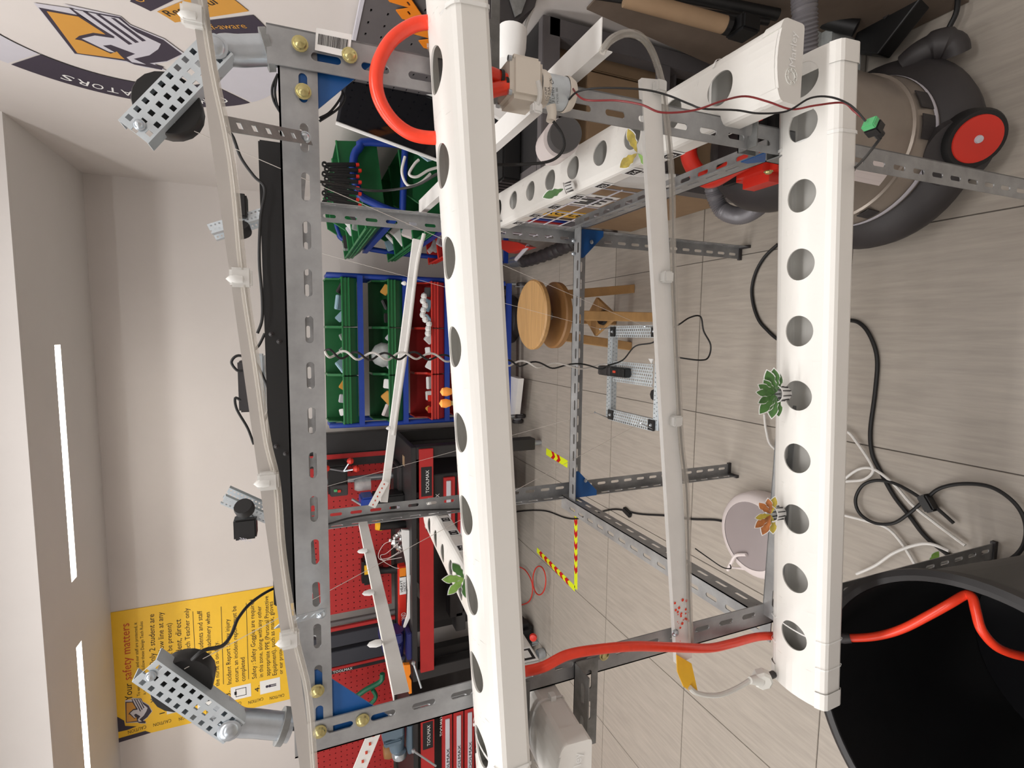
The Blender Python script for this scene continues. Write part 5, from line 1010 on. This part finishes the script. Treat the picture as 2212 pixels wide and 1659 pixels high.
bt('Nurse on Duty :', (1030, 1120), (1012, 705)); bt('Students and staff', (1012, 690), (997, 270)); bt('can only use the machinery when', (1102, 1040), (1075, 285)); bt('the nurse is on-duty.', (1172, 1020), (1158, 580))
bt('Incident Report :', (1292, 1000), (1276, 622)); bt('If any injury', (1275, 605), (1270, 355)); bt('occurs, an incident report must be', (1362, 980), (1337, 225)); bt('completed', (1430, 970), (1422, 735))
bt('Safety :', (1541, 945), (1532, 795)); bt('Safety Goggles are required', (1532, 778), (1514, 160)); bt('in this zone, along with any other', (1607, 930), (1585, 225)); bt('appropriate PPE (Personal Protective', (1674, 918), (1657, 125)); bt('Equipment), such as mask, gloves', (1742, 910), (1702, 180)); bt('or ear protection', (1802, 900), (1792, 560))
for s_, a, b in (('1.', (628, 1290), (622, 1250)), ('2.', (950, 1180), (945, 1140)), ('3.', (1282, 1115), (1276, 1070)), ('4.', (1572, 1075), (1568, 1015))): bt(s_, a, b, h=.03)
for (x, y0_, y1_) in ((920, 280, 735), (1202, 232, 1005), (1452, 195, 955)):
    mb = MB(); a, b = B(x-12, y0_), B(x+12, y1_); mb.prism([a, b, b+V((0, 0, .003)), a+V((0, 0, .003))], (0, -.0005, 0)); mb.build('ruled_line', 'ink', bd)
for x_, y_ in ((1288, 1170), (1578, 1108), (955, 1250), (648, 1305)):
    a, b = B(x_, y_), B(x_+195, y_-175); pn = MB().box((a.x, PY-.0016, b.z), (b.x, PY, a.z)).build('icon_panel', 'white', bd)
    cx_, cz_ = (a.x+b.x)/2, (a.z+b.z)/2; s2 = (b.x-a.x)/2
    mb = MB()
    if x_ == 1288:
        for (u0, u1, v0, v1) in ((-.6, -.52, -.7, .7), (.52, .6, -.7, .7), (-.6, .6, -.7, -.62), (-.6, .6, .62, .7), (-.25, .25, .55, .85)): mb.box((cx_+u0*s2, PY-.0024, cz_+v0*s2), (cx_+u1*s2, PY-.0016, cz_+v1*s2))
    else:
        mb.lathe([(0, 0), (s2*.2, 0), (s2*.2, .0008)], n=12, M4=Matrix.Translation((cx_, PY-.0024, cz_+s2*.4)) @ Matrix.Rotation(-math.pi/2, 4, 'X')); mb.box((cx_-.2*s2, PY-.0024, cz_-.1*s2), (cx_+.2*s2, PY-.0016, cz_+.2*s2)); mb.box((cx_-.18*s2, PY-.0024, cz_-.8*s2), (cx_-.04*s2, PY-.0016, cz_-.1*s2)); mb.box((cx_+.04*s2, PY-.0024, cz_-.8*s2), (cx_+.18*s2, PY-.0016, cz_-.1*s2))
    mb.build('icon', 'ink' if x_ != 1578 else 'navy', pn)
for a, b in (((440, 1412), (258, 1470)), ((690, 1350), (512, 1398)), ((932, 1290), (765, 1340)), ((1185, 1225), (1040, 1270)), ((1388, 1175), (1240, 1215)), ((1607, 1135), (1457, 1175)), ((1817, 1098), (1672, 1132))): 
    text('caution_lettering', 'CAUTION', B(a[0], a[1]), B(b[0], b[1]), (0, -1, 0), 'ink', bd, h=.022)
for pts in (((110, 1305), (222, 1368), (232, 1420), (345, 1425), (262, 1458), (115, 1492)), ((120, 1558), (432, 1470), (490, 1488), (125, 1600))):
    MB().prism([B(*p) for p in pts], (0, -.0004, 0)).build('stripe', 'navy', bd)
def emblem(Fm, n, parent):
    """knight emblem from flat layers; Fm maps crop coordinates to the wall"""
    L = lambda pts, m, k, nm: MB().prism([Fm(*p)+n*(.0005*k) for p in pts], n*.0004).build(nm, m, parent)
    L(((385, 30), (860, 100), (715, 40), (1370, 185), (1480, 280), (1870, 440), (2105, 612), (1900, 700), (1760, 725), (1900, 805), (1700, 770), (1660, 770), (1440, 705), (850, 612)), 'lgrey', 1, 'emblem_backing')
    L(((440, 80), (880, 165), (785, 85), (1370, 190), (1480, 290), (1860, 450), (2070, 610), (1900, 690), (1700, 715), (1860, 760), (1840, 790), (1530, 730), (1440, 690), (850, 605)), 'navy', 2, 'emblem_outline')
    L(((530, 120), (930, 190), (1200, 385), (1060, 365), (900, 400), (850, 440), (930, 455), (1260, 605), (1330, 580), (1370, 625), (1420, 668), (880, 598)), 'gold', 3, 'emblem_field')
    L(((830, 95), (1350, 200), (1480, 305), (1560, 360), (1830, 490), (1800, 550), (1700, 620), (1520, 660), (1660, 725), (1500, 700), (1440, 645), (1540, 605), (1260, 500), (1170, 510), (1310, 590), (1240, 580), (930, 430), (1080, 395), (1310, 428)), 'lgrey', 4, 'emblem_head')
    for a, b in (((950, 115), (1490, 495)), ((1100, 150), (1565, 475)), ((1270, 190), (1645, 458)), ((880, 165), (1290, 415))): L(((a[0]-10, a[1]), (a[0]+35, a[1]+5), (b[0]+15, b[1]-5), (b[0]-25, b[1]+3)), 'navy', 5, 'emblem_bar')
def bmap(x, y):
    p = P(x/5.267, y/5.267, X=WX-.002); u, v = (2.2-p.y)/.29, (2.145-p.z)/.34
    return B(228+v*275+u*-6, 1405-u*235)
emblem(bmap, V((0, -1, 0)), bd)
# round emblem on the right wall
cr = thing('wall_emblem', 'round navy, gold and grey school emblem printed on the right wall', 'wall graphic', (WX-.002, 2.0, 2.0))
XW = WX-.002
def arc(r0, r1, a0, a1, m, nm, k=0):
    n_ = max(2, int(abs(a1-a0)/3)); mb = MB()
    pts = [(r1, a0+(a1-a0)*i/n_) for i in range(n_+1)]+[(r0, a1-(a1-a0)*i/n_) for i in range(n_+1)]
    for i in range(n_):
        qs = [(r0, a0+(a1-a0)*i/n_), (r1, a0+(a1-a0)*i/n_), (r1, a0+(a1-a0)*(i+1)/n_), (r0, a0+(a1-a0)*(i+1)/n_)]
        mb.prism([V((XW-.0003*k, 2.0+r*math.cos(math.radians(a)), 2.0+r*math.sin(math.radians(a)))) for r, a in qs], (-.0003, 0, 0))
    return mb.build(nm, m, cr)
arc(.333, .505, -46.5, 45, 'navy', 'ring_segment'); arc(.333, .505, 46, 100, 'lgrey', 'ring_segment'); arc(.333, .505, -110, -48, 'lgrey', 'ring_segment')
arc(.29, .505, -124, -111, 'navy', 'ring_segment'); arc(.255, .505, -138, -126, 'gold', 'ring_segment'); arc(.24, .505, -152, -140, 'navy', 'ring_segment'); arc(.25, .505, -166, -153, 'gold', 'ring_segment'); arc(.28, .505, -190, -167, 'navy', 'ring_segment'); arc(.333, .505, 101, 168, 'lgrey', 'ring_segment')
arc(.330, .333, -46, 100, 'ink', 'ring_line', 1)
word = 'COMMUNICATORS'
for k, ch in enumerate(word):
    a = math.radians(-37+66*k/(len(word)-1)); r = .425; c = V((XW-.0006, 2.0+r*math.cos(a), 2.0+r*math.sin(a))); tdir = V((0, -math.sin(a), math.cos(a)))
    hw_ = .017 if ch not in 'I' else .005
    text('ring_letter', ch, c-tdir*hw_, c+tdir*hw_, (-1, 0, 0), 'white', cr, h=.048)
for s_, ra, rb, aa, m_ in (('Respectful', .268, .45, -132, 'ink'), ('Self-aware', .305, .45, -117.5, 'gold'), ('Outstanding', .26, .45, -147, 'gold')):
    a = math.radians(aa); e = V((0, math.cos(a), math.sin(a))); c = V((XW-.0006, 2, 2)); text('segment_lettering', s_, c+e*ra, c+e*rb, (-1, 0, 0), m_, cr, h=.026)
emblem(lambda x, y: P(x/5.267, y/5.267, X=XW), V((-1, 0, 0)), cr)
